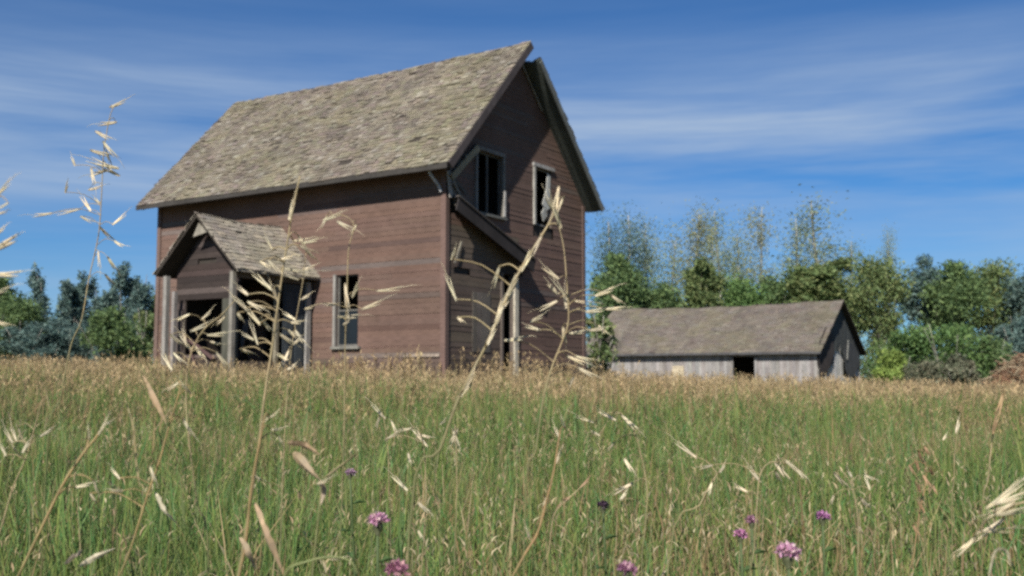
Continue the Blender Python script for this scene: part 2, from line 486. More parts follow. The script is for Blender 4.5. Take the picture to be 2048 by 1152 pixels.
mb.bar(p, p + dl * (HL - .05), .17, .04, (0.09, 0.075, 0.075), up=(0, 1, 0))
mb.build('bargeboard', M_WOOD, rf)
dr = Vector((RID_V - REAVE_V, 0, RID_Z - REAVE_Z)); HR = dr.length; dr.normalize(); nr = Vector((dr.z if dr.z > 0 else -dr.z, 0, abs(dr.x)))
mb = MB()
shingle_slope(mb, (REAVE_V, 0.0, REAVE_Z), (0, 1, 0), dr, nr, LH + OV_B, HR - .04, .14, PAL, miss=.03)
rr = mb.build('roof', M_ROOF, house); rr['label'] = 'roof slope turned away, its overhang boards seen from below'
mb = MB()
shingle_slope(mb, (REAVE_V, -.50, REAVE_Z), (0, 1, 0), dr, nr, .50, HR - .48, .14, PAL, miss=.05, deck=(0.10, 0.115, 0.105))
mb.build('roof_overhang', M_ROOF, rr)
mb = MB()
p = Vector((REAVE_V, -.52, REAVE_Z)) - nr * .09 + dr * .02
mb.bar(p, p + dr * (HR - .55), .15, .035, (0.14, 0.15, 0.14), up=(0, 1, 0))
mb.build('bargeboard', M_WOOD, rr)
mb = MB()       # pale strip where the overhang joins the gable
p = Vector((REAVE_V - .55, -.055, REAVE_Z + SLOPE_R * .55 - .24))
mb.bar(p + dr * (HR * .52), p + dr * (HR - 1.0), .05, .03, (0.34, 0.32, 0.27), up=(0, 1, 0))
mb.build('trim_board', M_TRIM, house)
# fascia along the front eave
mb = MB(); mb.box((EAVE_V - .03, -OV_L, EAVE_Z - .13), (EAVE_V, LH + OV_B, EAVE_Z - .01), (0.06, 0.055, 0.05)); mb.build('fascia', M_WOOD, rf)
mb = MB(); mb.tube([(EAVE_V + .1, .16, EAVE_Z - .06), (EAVE_V + .13, .15, EAVE_Z - .16), (-.14, .08, EAVE_Z - .40), (-.08, .06, EAVE_Z - .52)], [.035] * 4, 6, (0.62, 0.62, 0.62)); mb.build('downspout', M_TRIM, house)

# windows: frame, sill, sash, panes
def window(parent, org, ax, nrm, w, z0, z1, frame_c, mull=1, rail=True, trim=.075, glass=True, parts=('l', 'r', 't', 'b')):
    org = Vector(org); ax = Vector(ax); nrm = Vector(nrm); up = Vector((0, 0, 1))
    B = lambda mbx, a0, a1, b0, b1, o0, o1, c: mbx.prism([org + ax * a0 + up * b0 + nrm * o0, org + ax * a1 + up * b0 + nrm * o0, org + ax * a1 + up * b1 + nrm * o0, org + ax * a0 + up * b1 + nrm * o0], nrm, o1 - o0, c)
    root = MB()
    if 'l' in parts: B(root, -trim, -.001, z0, z1 + .001, -.01, .055, jit(frame_c, .12))
    if 'r' in parts: B(root, w + .001, w + trim, z0, z1 + .001, -.01, .055, jit(frame_c, .12))
    if 't' in parts: B(root, -trim - .02, w + trim + .02, z1 + .002, z1 + .09, -.01, .062, jit(frame_c, .12))
    o = root.build('window', M_TRIM, parent)
    if 'b' in parts:
        sb = MB(); B(sb, -trim - .03, w + trim + .03, z0 - .06, z0 - .002, -.01, .09, jit(tuple(k * .8 for k in frame_c), .1)); sb.build('sill', M_TRIM, o)
    s = MB()
    fc = tuple(k * .55 for k in frame_c)
    B(s, .002, .04, z0 + .002, z1 - .002, -.09, -.05, fc); B(s, w - .04, w - .002, z0 + .002, z1 - .002, -.09, -.05, fc)
    B(s, .04, w - .04, z1 - .045, z1 - .002, -.09, -.05, fc); B(s, .04, w - .04, z0 + .002, z0 + .05, -.09, -.05, fc)
    if rail: B(s, .04, w - .04, (z0 + z1) / 2 - .02, (z0 + z1) / 2 + .02, -.088, -.052, fc)
    for k in range(mull):
        a = w * (k + 1) / (mull + 1); B(s, a - .03, a + .03, z0 + .05, z1 - .045, -.086, -.054, fc)
    s.build('sash', M_TRIM, o)
    if glass:
        g = MB(); B(g, .04, w - .04, z0 + .05, (z0 + z1) / 2 if glass == 'half' else z1 - .04, -.075, -.07, (.02, .02, .02)); g.build('pane', gm, o)
    return o
PALE = (0.42, 0.40, 0.37)
w = window(house, (1.15, 0, 0), (1, 0, 0), (0, -1, 0), W1[1] - W1[0], W1[2], W1[3], (0.24, 0.235, 0.215), mull=1, rail=False, glass=False); w['label'] = 'dark glassless gable window under the roof shadow'
cb = MB(); cb.bar((W1[1] + .02, -.075, W1[2] + .02), (W1[1] + .03, -.075, W1[2] + .62), .07, .02, (0.62, 0.60, 0.56), up=(0, 1, 0)); cb.build('frame', M_TRIM, w)
w = window(house, (W2[0], 0, 0), (1, 0, 0), (0, -1, 0), W2[1] - W2[0], W2[2], W2[3], (0.45, 0.43, 0.40), mull=0, rail=False, glass=False, parts=('l', 't')); w['label'] = 'broken gable window with torn pale lining in the hole'
cb = MB()
y = -.02
cb.prism([(3.98, y, W2[2] + .55), (4.14, y, W2[2] + .40), (4.33, y, W2[2] + .50), (4.36, y, W2[3] - .12), (4.22, y, W2[3] - .08), (4.17, y, W2[2] + .95)], (0, 1, 0), .02, (0.62, 0.62, 0.58))
cb.prism([(3.93, y, W2[2] + .32), (4.02, y, W2[2] + .12), (4.20, y, W2[2] + .30), (4.10, y, W2[2] + .52)], (0, 1, 0), .02, (0.5, 0.5, 0.46))
cb.build('lining', M_TRIM, w)
w = window(house, (0, WIN_F[1], 0), (0, -1, 0), (-1, 0, 0), WIN_F[1] - WIN_F[0], WIN_F[2], WIN_F[3], (0.33, 0.32, 0.29), mull=0, rail=True, glass='half', trim=.07, parts=('l', 'b')); w['label'] = 'tall dark window in the porch wall'
# boarded lower gable window
mb = MB()
for k in range(4):
    a = W3[0] + k * (W3[1] - W3[0]) / 4
    mb.box((a + .006, -.02, W3[2] + .01), (a + (W3[1] - W3[0]) / 4 - .006, .015, W3[3] - .01), jit((0.125, 0.11, 0.095), .18))
mb.build('boarded_window', M_WOOD, house)
# doorway in the gable wall
mb = MB(); mb.box((D1[1] + .002, -.06, D1[2]), (D1[1] + .16, -.008, D1[3] - .1), (0.66, 0.60, 0.48)); dj = mb.build('door_frame', M_TRIM, house); dj['label'] = 'pale upright board beside the gable doorway'
mb = MB(); mb.box((D1[0] - .08, -.045, D1[2]), (D1[0] - .002, -.008, D1[3]), (0.16, 0.13, 0.11)); mb.build('door_frame', M_WOOD, house)
# strip of the lost lean-to roof
mb = MB()
p0 = Vector((.02, -.005, STRIP(.02))); p1 = Vector((3.12, -.005, STRIP(3.12)))
d = (p1 - p0).normalized()
for k in range(3):
    o0 = -.02 - .11 * k - .055
    q0 = p0 + Vector((0, o0, -.02 * k)) + d * random.uniform(0, .1) * k; q1 = p1 + Vector((0, o0, -.02 * k)) - d * random.uniform(0, .12)
    mb.bar(q0, q1, .105, .035, jit((0.075, 0.065, 0.06), .15), up=Vector((-d.z, 0, d.x)))
q0 = p0 + Vector((0, -.30, -.20)); q1 = p1 + Vector((0, -.30, -.20))
mb.bar(q0, q1, .32, .035, (0.035, 0.03, 0.03), up=(0, 1, 0))
ls = mb.build('roof_remnant', M_WOOD, house)
mb = MB(); mb.bar(p0 + Vector((.4, -.03, .06)), p1 + Vector((0, -.03, .07)), .10, .015, (0.22, 0.215, 0.19), up=(0, 1, 0)); mb.build('flashing', M_TRIM, ls)
# splintered boards hanging at the corner
mb = MB()
mb.bar((.02, -.16, Z(4.28)), (1.08, -.09, Z(5.14)), .16, .03, (0.30, 0.275, 0.20), up=(0, 1, .2))
mb.bar((.55, -.12, Z(4.80)), (1.16, -.08, Z(5.12)), .09, .02, (0.36, 0.33, 0.25), up=(0, 1, .2))
mb.bar((-.03, -.10, Z(4.42)), (.05, -.12, Z(3.85)), .13, .025, (0.36, 0.33, 0.29), up=(0, 1, 0))
mb.bar((.02, -.2, Z(4.2)), (.48, -.1, Z(3.86)), .08, .025, (0.21, 0.19, 0.16), up=(0, 1, 0))
mb.bar((.05, -.08, Z(4.55)), (.24, -.13, Z(3.7)), .10, .02, (0.17, 0.15, 0.13), up=(0, 1, 0))
mb.bar((.2, -.07, Z(4.3)), (.62, -.10, Z(4.02)), .07, .02, (0.11, 0.10, 0.085), up=(0, 1, 0))
mb.bar((.1, -.07, Z(4.35)), (.40, -.10, Z(4.75)), .12, .02, (0.10, 0.09, 0.08), up=(0, 1, 0))
mb.build('hanging_board', M_WOOD, house)
mb = MB()
mb.bar((.32, -.06, Z(2.55)), (.52, -.05, Z(2.95)), .05, .02, (0.34, 0.31, 0.24), up=(0, 1, 0))
mb.bar((.25, -.06, Z(2.45)), (.42, -.05, Z(2.62)), .05, .02, (0.26, 0.23, 0.19), up=(0, 1, 0))
mb.build('hanging_board', M_WOOD, house)

# ---- the porch: gabled, open at the side
PD = 2.40                     # depth
U0, U1, UR = 3.86, 6.06, 4.94
PEZ, PRZ = Z(2.32), Z(3.60)
porch = MB()
for k in range(14):
    a = -.0 - k * PD / 14
    porch.box((a - PD / 14 + .006, U0 + .02, Z(-.28)), (a - .001 - .045 * (k == 0), U1 - .02, Z(-.22)), jit((0.13, 0.11, 0.09), .15))
porch = porch.build('porch', M_WOOD, house)
POL = (0.5, 0.47, 0.41)
def post(x, y, z0, z1, c, s=.10):
    m = MB(); m.box((x - s / 2, y - s / 2, z0), (x + s / 2, y + s / 2, z1), c); return m.build('post', M_TRIM, porch)
post(-PD, U0 + .02, Z(-.5), PEZ - .04, (0.30, 0.28, 0.24)); post(-PD, U1 - .02, Z(-.5), PEZ - .04, (0.36, 0.34, 0.31), .11); post(-PD, U1 - .30, Z(-.5), PEZ - .4, (0.34, 0.31, 0.29), .09)
post(-1.12, U0 + .02, Z(-.5), PEZ - .04, (0.30, 0.27, 0.20), .09); post(-.16, U0 + .02, Z(-.5), PEZ - .12, (0.40, 0.385, 0.36), .14)
post(-.1, U1 - .02, Z(-.5), PEZ - .04, (0.34, 0.32, 0.29), .11)
# front gable boards and the wall below them, with a big hole
def pf_span(z):
    h = (PRZ - .14 - z) / (PRZ - PEZ) * (UR - U0 + .22)
    return max(U0 + .06, UR - h), min(U1 - .06, UR + h)
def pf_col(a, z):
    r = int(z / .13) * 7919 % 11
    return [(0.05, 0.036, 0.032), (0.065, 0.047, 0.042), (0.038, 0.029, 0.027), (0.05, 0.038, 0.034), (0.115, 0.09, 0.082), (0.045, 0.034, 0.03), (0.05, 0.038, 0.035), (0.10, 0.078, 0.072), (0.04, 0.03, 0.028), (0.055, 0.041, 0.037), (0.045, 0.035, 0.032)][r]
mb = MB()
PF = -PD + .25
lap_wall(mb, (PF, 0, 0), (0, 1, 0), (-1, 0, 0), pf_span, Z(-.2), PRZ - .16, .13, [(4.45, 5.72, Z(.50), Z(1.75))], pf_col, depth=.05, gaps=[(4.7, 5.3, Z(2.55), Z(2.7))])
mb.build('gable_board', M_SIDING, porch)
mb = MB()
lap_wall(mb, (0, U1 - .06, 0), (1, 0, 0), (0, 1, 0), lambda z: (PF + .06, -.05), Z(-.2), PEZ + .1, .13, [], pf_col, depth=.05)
mb.build('wall', M_SIDING, porch)  # unseen side wall, added to shut out sun and keep the porch interior dark
mb = MB(); mb.box((PF + .06, U0 + .1, PEZ - .04), (-.05, U1 - .12, PEZ), (0.05, 0.042, 0.036)); mb.build('added_ceiling', M_WOOD, porch)  # added above the porch interior to block sunlight from the roof side
mb = MB(); mb.box((PF - .05, U0 + .08, Z(.0)), (PF - .026, 4.42, Z(1.72)), (0.11, 0.11, 0.085)); mb.build('trim_board', M_TRIM, porch)
mb = MB(); mb.box((PF - .05, 5.74, Z(-.1)), (PF - .026, U1 - .12, Z(1.5)), (0.15, 0.12, 0.11)); mb.build('trim_board', M_TRIM, porch)
mb = MB()
mb.prism([(-PD - .035, UR - .28, PRZ - .42), (-PD - .035, UR + .2, PRZ - .50), (-PD - .035, UR + .02, PRZ - .2)], (-1, 0, 0), .02, (0.36, 0.33, 0.27)); mb.build('trim_board', M_TRIM, porch)
# blue grey door leaf and boards on the open side
mb = MB()
mb.box((-.92, U0 + .0, Z(-.25)), (-.25, U0 + .04, Z(2.12)), (0.055, 0.066, 0.075))
for (z0, z1) in ((Z(-.1), Z(.75)), (Z(.95), Z(1.95))):
    for (x0, x1) in ((-.86, -.62), (-.55, -.31)):
        mb.box((x0, U0 - .012, z0), (x1, U0 - .001, z1), (0.062, 0.076, 0.088))
dr_ = mb.build('door', M_SIDING, porch); dr_['label'] = 'blue grey door leaf on the open porch side'
mb = MB(); mb.tube([(-.84, U0 - .03, Z(.85)), (-.84, U0 - .06, Z(.85))], [.03, .03], 8, (0.2, 0.18, 0.14)); mb.build('handle', M_WOOD, dr_)
mb = MB(); mb.box((-PD + .06, U0 - .005, PEZ - .17), (-.24, U0 + .035, PEZ - .05), (0.17, 0.14, 0.115)); mb.build('beam', M_WOOD, porch)
mb = MB(); mb.box((-PD + .06, U0, Z(-.25)), (-1.18, U0 + .03, Z(.35)), (0.10, 0.08, 0.07)); mb.build('rail', M_WOOD, porch)
mb = MB()
mb.bar((-2.2, U0 + .3, Z(-.2)), (-1.5, U0 + .5, Z(1.3)), .14, .025, (0.16, 0.13, 0.11)); mb.bar((-2.0, 5.2, Z(-.2)), (-2.3, 5.5, Z(.95)), .18, .025, (0.17, 0.10, 0.09)); mb.bar((-2.25, 4.6, Z(.4)), (-2.2, 5.5, Z(.85)), .12, .025, (0.13, 0.08, 0.075))
mb.build('fallen_board', M_WOOD, porch)
# porch roof
PPAL = [(0.31, 0.275, 0.225)] * 3 + [(0.33, 0.295, 0.24), (0.29, 0.255, 0.21), (0.35, 0.31, 0.245), (0.28, 0.25, 0.215)]
OVP = .14
dp = Vector((0, UR - (U0 - .24), PRZ - PEZ)); hp = dp.length; dp.normalize(); np_ = Vector((0, -dp.z, dp.y))
mb = MB(); shingle_slope(mb, (-.002, U0 - .24, PEZ), (-1, 0, 0), dp, np_, PD + OVP, hp, .13, PPAL, miss=.02, sag=.04, moss=.4); mb.build('porch_roof', M_ROOF, porch)
dq = Vector((0, UR - (U1 + .24), PRZ - PEZ)); hq = dq.length; dq.normalize(); nq = Vector((0, dq.z, -dq.y))
mb = MB(); shingle_slope(mb, (-PD - OVP, U1 + .24, PEZ), (1, 0, 0), dq, nq, PD + OVP - .002, hq, .13, PPAL, miss=.02, sag=.04, moss=.4); mb.build('porch_roof', M_ROOF, porch)
mb = MB(); mb.box((-PD - OVP, U0 - .27, PEZ - .07), (-.01, U0 - .245, PEZ + .01), (0.40, 0.36, 0.29)); mb.build('fascia', M_TRIM, porch)

# ------------------------------------------------------------------ the barn
BC = at(1635, 755, 60.0)
BB = -1.40
barn = empty('barn', (BC.x, BC.y, EYE + BB), A_V)
tag(barn, 'low long grey barn with a wide shingle roof and ragged dark gable', 'barn')
ZB = lambda r: r - BB
LB, WB = 15.2, 9.3
BE, BR = ZB(1.50), ZB(4.78)
def barn_under(v): return (BE + (BR - BE) * (v + .4) / (WB / 2 + .4) if v < WB / 2 else BE + (BR - BE) * (WB + .4 - v) / (WB / 2 + .4)) - .12
def plank_wall(mb, org, ax, nrm, L, z0, top, openings, col, wd=.2, thick=.03, rag=.05):
    org = Vector(org); ax = Vector(ax); nrm = Vector(nrm)
    a = 0
    while a < L - .02:
        w_ = min(wd * random.uniform(.8, 1.2), L - a); am = a + w_ / 2
        segs = cut(z0 + random.uniform(0, rag), top(am) - random.uniform(0, .02), [(o[2], o[3]) for o in openings if o[0] < am < o[1]])
        for s0, s1 in segs:
            c = jit(col(am, (s0 + s1) / 2), .13); o_ = random.uniform(0, .008)
            mb.prism([org + ax * (a + .004) + Vector((0, 0, s0)) + nrm * o_, org + ax * (a + w_ - .004) + Vector((0, 0, s0)) + nrm * o_, org + ax * (a + w_ - .004) + Vector((0, 0, s1)) + nrm * o_, org + ax * (a + .004) + Vector((0, 0, s1)) + nrm * o_], -nrm, thick, c)
        a += w_
def barn_front(a, z):
    return random.choice([(0.33, 0.315, 0.30), (0.29, 0.275, 0.265), (0.36, 0.345, 0.33), (0.27, 0.25, 0.24), (0.31, 0.29, 0.28)])
mb = MB()
plank_wall(mb, (0, 0, 0), (0, 1, 0), (-1, 0, 0), LB, -.3, lambda a: barn_under(0), [(3.74, 5.08, -1, ZB(1.25))], barn_front, .22)
mb.build('wall', M_WOOD, barn)['label'] = 'pale grey whitewashed plank wall under the eave'
mb = MB()
plank_wall(mb, (WB, 0, 0), (0, 1, 0), (1, 0, 0), LB, -.3, lambda a: barn_under(WB), [], barn_front, .22)
mb.build('wall', M_WOOD, barn)
mb = MB()
plank_wall(mb, (0, LB, 0), (1, 0, 0), (0, 1, 0), WB, -.3, barn_under, [], barn_front, .22)
mb.build('wall', M_WOOD, barn)
mb = MB()
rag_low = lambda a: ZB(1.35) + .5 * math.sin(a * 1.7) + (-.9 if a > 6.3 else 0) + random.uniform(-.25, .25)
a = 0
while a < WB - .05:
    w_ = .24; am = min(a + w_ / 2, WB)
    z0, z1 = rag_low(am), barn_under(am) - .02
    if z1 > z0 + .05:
        mb.box((a + .004, -.02 - random.uniform(0, .01), z0), (min(a + w_ - .004, WB), .015, z1), jit((0.075, 0.082, 0.082), .3))  # shadow under the barn overhang is put into this dark board colour
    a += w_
mb.build('gable_board', M_WOOD, barn)['label'] = 'dark weathered gable boards, overhang shade in their colour, with a ragged lower edge'
mb = MB()
plank_wall(mb, (0, .07, 0), (1, 0, 0), (0, -1, 0), WB, -.3, lambda a: min(barn_under(a), ZB(1.9)), [(5.6, 6.3, -1, ZB(1.0)), (7.4, 8.2, ZB(-.1), ZB(.9))], lambda a, z: (0.72, 0.70, 0.65), .22)
mb.build('wall', M_WOOD, barn)['label'] = 'whitewashed planks low in the gable end'
mb = MB()
mb.prism([(.2, -.09, ZB(2.0)), (-.12, -.13, ZB(.9)), (-.05, -.16, ZB(-.55)), (.8, -.15, ZB(-.25)), (2.3, -.13, ZB(.75)), (3.1, -.12, ZB(1.5)), (3.0, -.10, ZB(2.6)), (1.6, -.09, ZB(3.0))], (0, 1, 0), .02, (0.06, 0.05, 0.048))
mb.build('tar_paper', M_WOOD, barn)
mb = MB()
mb.prism([(5.3, -.12, ZB(2.0)), (5.4, -.14, ZB(.5)), (6.2, -.15, ZB(-.25)), (7.4, -.15, ZB(.15)), (8.7, -.12, ZB(.7)), (8.9, -.1, ZB(1.3)), (7.2, -.09, ZB(2.2))], (0, 1, 0), .02, (0.07, 0.075, 0.08))
mb.build('tar_paper', M_WOOD, barn)
mb = MB(); mb.bar((6.15, -.17, ZB(2.3)), (5.75, -.17, ZB(1.1)), .22, .03, (0.33, 0.33, 0.30), up=(0, 1, 0)); mb.bar((6.2, -.17, ZB(.0)), (6.3, -.17, ZB(-.7)), .12, .03, (0.5, 0.47, 0.42), up=(0, 1, 0)); mb.build('hanging_board', M_WOOD, barn)
mb = MB()
for k in range(16):
    x = random.uniform(.8, 7.6); y = -random.uniform(.25, .9); h = random.uniform(.6, 1.25); dx = random.uniform(-.5, .5)
    mb.bar((x, y, -.15), (x + dx, -.22, h + .35), random.uniform(.12, .22), .03, jit((0.62, 0.59, 0.53), .25), up=(0, 1, .2))
mb.build('fallen_board', M_TRIM, barn)['label'] = 'pale broken boards leaning at the foot of the gable'
mb = MB(); mb.box((.04, .10, .0), (WB - .04, LB - .04, .06), (0.06, 0.05, 0.04)); mb.box((3.4, .2, .06), (3.5, LB - .1, BE + .9), (0.05, 0.045, 0.04)); mb.build('floor', M_WOOD, barn)
mb = MB(); mb.box((-.06, 3.6, -.3), (-.004, 3.74, ZB(1.25)), (0.32, 0.31, 0.30)); mb.box((-.06, 5.08, -.3), (-.004, 5.18, ZB(1.25)), (0.20, 0.19, 0.18)); mb.build('door_frame', M_WOOD, barn)
mb = MB(); mb.box((-.075, 8.3, ZB(-.9)), (-.02, 9.05, ZB(.72)), (0.72, 0.62, 0.44)); mb.box((-.09, 8.3, ZB(.60)), (-.076, 9.05, ZB(.70)), (0.62, 0.53, 0.38)); mb.build('panel', M_TRIM, barn)['label'] = 'cream panel fixed to the barn wall'
BPAL = [(0.172, 0.148, 0.122)] * 4 + [(0.18, 0.16, 0.13), (0.162, 0.135, 0.115), (0.19, 0.17, 0.142), (0.165, 0.145, 0.128)]
db = Vector((WB / 2 + .4, 0, BR - BE)); hb = db.length; db.normalize(); nb = Vector((-db.z, 0, db.x))
mb = MB(); shingle_slope(mb, (-.4, -.35, BE), (0, 1, 0), db, nb, LB + .7, hb, .2, BPAL, wmin=.18, wmax=.4, miss=.012, sag=.16, moss=.7); br_ = mb.build('roof', M_ROOF, barn)
db2 = Vector((-db.x, 0, db.z)); nb2 = Vector((-nb.x, 0, nb.z))
mb = MB(); shingle_slope(mb, (WB + .4, -.35, BE), (0, 1, 0), db2, nb2, LB + .7, hb - .02, .2, BPAL, wmin=.18, wmax=.4, miss=.012, sag=.16, moss=.7); mb.build('roof', M_ROOF, barn)
mb = MB(); mb.box((-.44, -.35, BE - .14), (-.405, LB + .35, BE + .0), (0.10, 0.10, 0.105)); mb.build('fascia', M_WOOD, br_)

# ------------------------------------------------------------------ trees and bushes
def leaf_cloud(P, size, cols, seed, elong=1.3):
    """leaf-sized quads at points P, turned every way; returns verts, cols"""
    r = np.random.default_rng(seed); n = len(P)
    d = r.normal(size=(n, 3)); d /= np.linalg.norm(d, axis=1)[:, None]
    e = np.cross(d, r.normal(size=(n, 3))); e /= np.linalg.norm(e, axis=1)[:, None]
    s = size * r.uniform(.6, 1.35, n)[:, None]
    v = np.stack([P - d * s * elong, P + e * s * .6, P + d * s * elong, P - e * s * .6], 1)
    c = 2.3 * np.array(cols)[r.integers(0, len(cols), n)] * r.uniform(.75, 1.25, n)[:, None]
    return v, c
def quads_mesh(name, v, c, mat):
    n = len(v); me = bpy.data.meshes.new(name)
    me.vertices.add(n * 4); me.vertices.foreach_set('co', v.astype(np.float32).ravel())
    me.loops.add(n * 4); me.loops.foreach_set('vertex_index', np.arange(n * 4, dtype=np.int32))
    me.polygons.add(n); me.polygons.foreach_set('loop_start', np.arange(0, n * 4, 4, dtype=np.int32))
    a = me.attributes.new('tint', 'FLOAT_COLOR', 'POINT')
    cc = np.concatenate([np.repeat(c, 4, axis=0), np.ones((n * 4, 1))], 1).astype(np.float32)
    a.data.foreach_set('color', cc.ravel())
    me.materials.append(mat); me.update(); me.validate()
    return me
GREENS = {
    'deep': [(0.055, 0.09, 0.035), (0.07, 0.105, 0.04), (0.05, 0.08, 0.036), (0.085, 0.12, 0.045)],
    'olive': [(0.08, 0.11, 0.042), (0.092, 0.122, 0.048), (0.065, 0.095, 0.038), (0.11, 0.125, 0.05)],
    'bright': [(0.058, 0.105, 0.034), (0.072, 0.12, 0.038), (0.05, 0.09, 0.032), (0.085, 0.13, 0.042)],
    'aspen': [(0.11, 0.135, 0.07), (0.13, 0.155, 0.08), (0.095, 0.12, 0.065), (0.15, 0.155, 0.08)],
    'gold': [(0.145, 0.15, 0.07), (0.12, 0.135, 0.065), (0.165, 0.155, 0.08)],
    'blue': [(0.05, 0.085, 0.075), (0.065, 0.10, 0.09), (0.04, 0.07, 0.065), (0.085, 0.12, 0.105)],
    'lime': [(0.12, 0.17, 0.04), (0.15, 0.19, 0.05), (0.10, 0.14, 0.035)],
    'grey': [(0.085, 0.09, 0.06), (0.11, 0.105, 0.07), (0.07, 0.08, 0.05)],
}
def make_tree(name, H, R, kind, style, n, seed, leaf=.22, trunk_c=(0.30, 0.29, 0.25)):
    """style: aspen (slender, open), broad (clumped crown), bush (to the ground), spire (a few upright leaders)"""
    r = random.Random(seed); nr_ = np.random.default_rng(seed)
    root = empty(name, (0, 0, 0))
    tr = MB(); pts = []
    tipped = []
    def limb(p, d, L, rad, steps=5, wob=.12, rise=.25):
        q = Vector(p); d = Vector(d).normalized(); path = [q.copy()]; rr_ = [rad]
        for k in range(steps):
            d = (d + Vector((r.uniform(-wob, wob), r.uniform(-wob, wob), r.uniform(-wob, wob) + rise * .2))).normalized()
            q = q + d * (L / steps); path.append(q.copy()); rr_.append(max(.012, rad * (1 - (k + 1) / steps * .8)))
        tr.tube(path, rr_, 5, jit(trunk_c, .15)); return path
    P = []
    if style == 'aspen':
        tp = limb((0, 0, -.2), (r.uniform(-.05, .05), r.uniform(-.05, .05), 1), H * .97, H * .011, 9, .05, .6)
        for k in range(26):
            f = r.uniform(.13, .98); i = f * (len(tp) - 1); a = tp[int(i)].lerp(tp[min(int(i) + 1, len(tp) - 1)], i % 1)
            th = r.uniform(0, 6.28); reach = R * (1.05 - .75 * f) * r.uniform(.5, 1.1)
            b = limb(a, (math.cos(th), math.sin(th), .9), reach, .045, 4, .15, .5)
            for j in range(2):
                c = b[-1 - j * 2] + Vector((r.uniform(-.3, .3), r.uniform(-.3, .3), r.uniform(-.2, .4)))
                m = int(n / 52 * r.uniform(.1, 2.1) * (1.25 - .75 * f)); s = r.uniform(.35, .95) * (R / 1.6) ** .5
                P.append(nr_.normal(size=(m, 3)) * np.array([s, s, s * 1.25]) + np.array(c))
    elif style == 'broad':
        tp = limb((0, 0, -.2), (r.uniform(-.1, .1), r.uniform(-.1, .1), 1), H * .55, H * .02, 6, .1, .5)
        for k in range(22):
            f = r.uniform(.3, 1.0); i = f * (len(tp) - 1); a = tp[int(i)].lerp(tp[min(int(i) + 1, len(tp) - 1)], i % 1)
            th = r.uniform(0, 6.28); ph = r.uniform(.1, 1.35)
            tgt = Vector((math.cos(th) * math.cos(ph) * R * .8, math.sin(th) * math.cos(ph) * R * .8, H * .48 + math.sin(ph) * H * .43 * r.uniform(.7, 1.06)))
            d = tgt - a; b = limb(a, d, d.length, .06, 5, .1, .3)
            m = int(n / 22 * r.uniform(.5, 1.6)); s = R * r.uniform(.16, .34)
            P.append(nr_.normal(size=(m, 3)) * np.array([s, s, s * .9]) + np.array(b[-1]))
            P.append(nr_.normal(size=(m // 3, 3)) * np.array([s, s, s * .7]) * .8 + np.array(b[3]))
    elif style == 'spire':
        for q in range(5):
            x, y = r.uniform(-R, R) * .7, r.uniform(-R, R) * .7
            h = H * r.uniform(.72, 1.0)
            tp = limb((x * .3, y * .3, -.2), (x / H, y / H, 1), h, H * .01, 7, .05, .6)
            for k in range(12):
                i = r.uniform(.15, 1) * (len(tp) - 1); a = tp[int(i)].lerp(tp[min(int(i) + 1, len(tp) - 1)], i % 1)
                s = R * .2 * (1.3 - i / len(tp))
                m = int(n / 60 * r.uniform(.4, 1.6))
                P.append(nr_.normal(size=(m, 3)) * np.array([s, s, s * 1.8]) + np.array(a))
    else:
        for k in range(9):
            th = r.uniform(0, 6.28); ph = r.uniform(.25, 1.4)
            limb((r.uniform(-.2, .2), r.uniform(-.2, .2), -.1), (math.cos(th) * math.cos(ph) * R, math.sin(th) * math.cos(ph) * R, math.sin(ph) * H), H * r.uniform(.6, .9), .04, 5, .15, .3)
        for k in range(24):
            th = r.uniform(0, 6.28); f = r.random() ** .6; z = r.uniform(.0, .86)
            w_ = math.sqrt(max(.05, 1 - (z - .3) ** 2 * 1.7)) * f * .8
            c = np.array([math.cos(th) * R * w_, math.sin(th) * R * w_, H * z * (1.05 - .25 * f)])
            s = R * r.uniform(.12, .26); m = int(n / 24 * r.uniform(.5, 1.6))
            P.append(nr_.normal(size=(m, 3)) * np.array([s, s, s * .8]) + c)
    P = np.concatenate([q[np.abs(q - q.mean(0)).max(1) < 1.7 * q.std(0).max()] for q in P if len(q) > 3]); P = P[P[:, 2] > .05]
    v, c = leaf_cloud(P, leaf, GREENS[kind], seed + 1)
    tr.build('trunk', M_BARK, root, True)
    me = quads_mesh('crown', v, c, M_LEAF)
    o = bpy.data.objects.new('crown', me); COL.objects.link(o); o.parent = root
    return root
protos = {}
def plant(px, topy, wpx, Y, name, style, kind, label, group, n=2600, leaf=.2, trunk_c=(0.30, 0.29, 0.25), cat='tree', variants=2, n0=None):
    """a tree seen at px, reaching topy in the photo, about wpx across; copies share meshes"""
    p = at(px, 755, Y); x = p.x; g = gz(x, min(Y, 85)); top = at(px, topy, Y).z
    H = top - g; R = wpx / 2 / F * Y
    key = (name, style, kind, random.randrange(variants))
    if key not in protos:
        o = make_tree(name, H, R, kind, style, n, len(protos) * 13 + 5, leaf, trunk_c); protos[key] = (o, H, R)
    else:
        o = copy_tree(protos[key][0])
    _, H0, R0 = protos[key]
    o.location = (x, Y, g); o.rotation_euler = (0, 0, random.uniform(0, 6.28)); o.scale = (R / R0, R / R0, H / H0)
    tag(o, label, cat, group)
    return o
GA = 'tall thin aspens behind the barn'
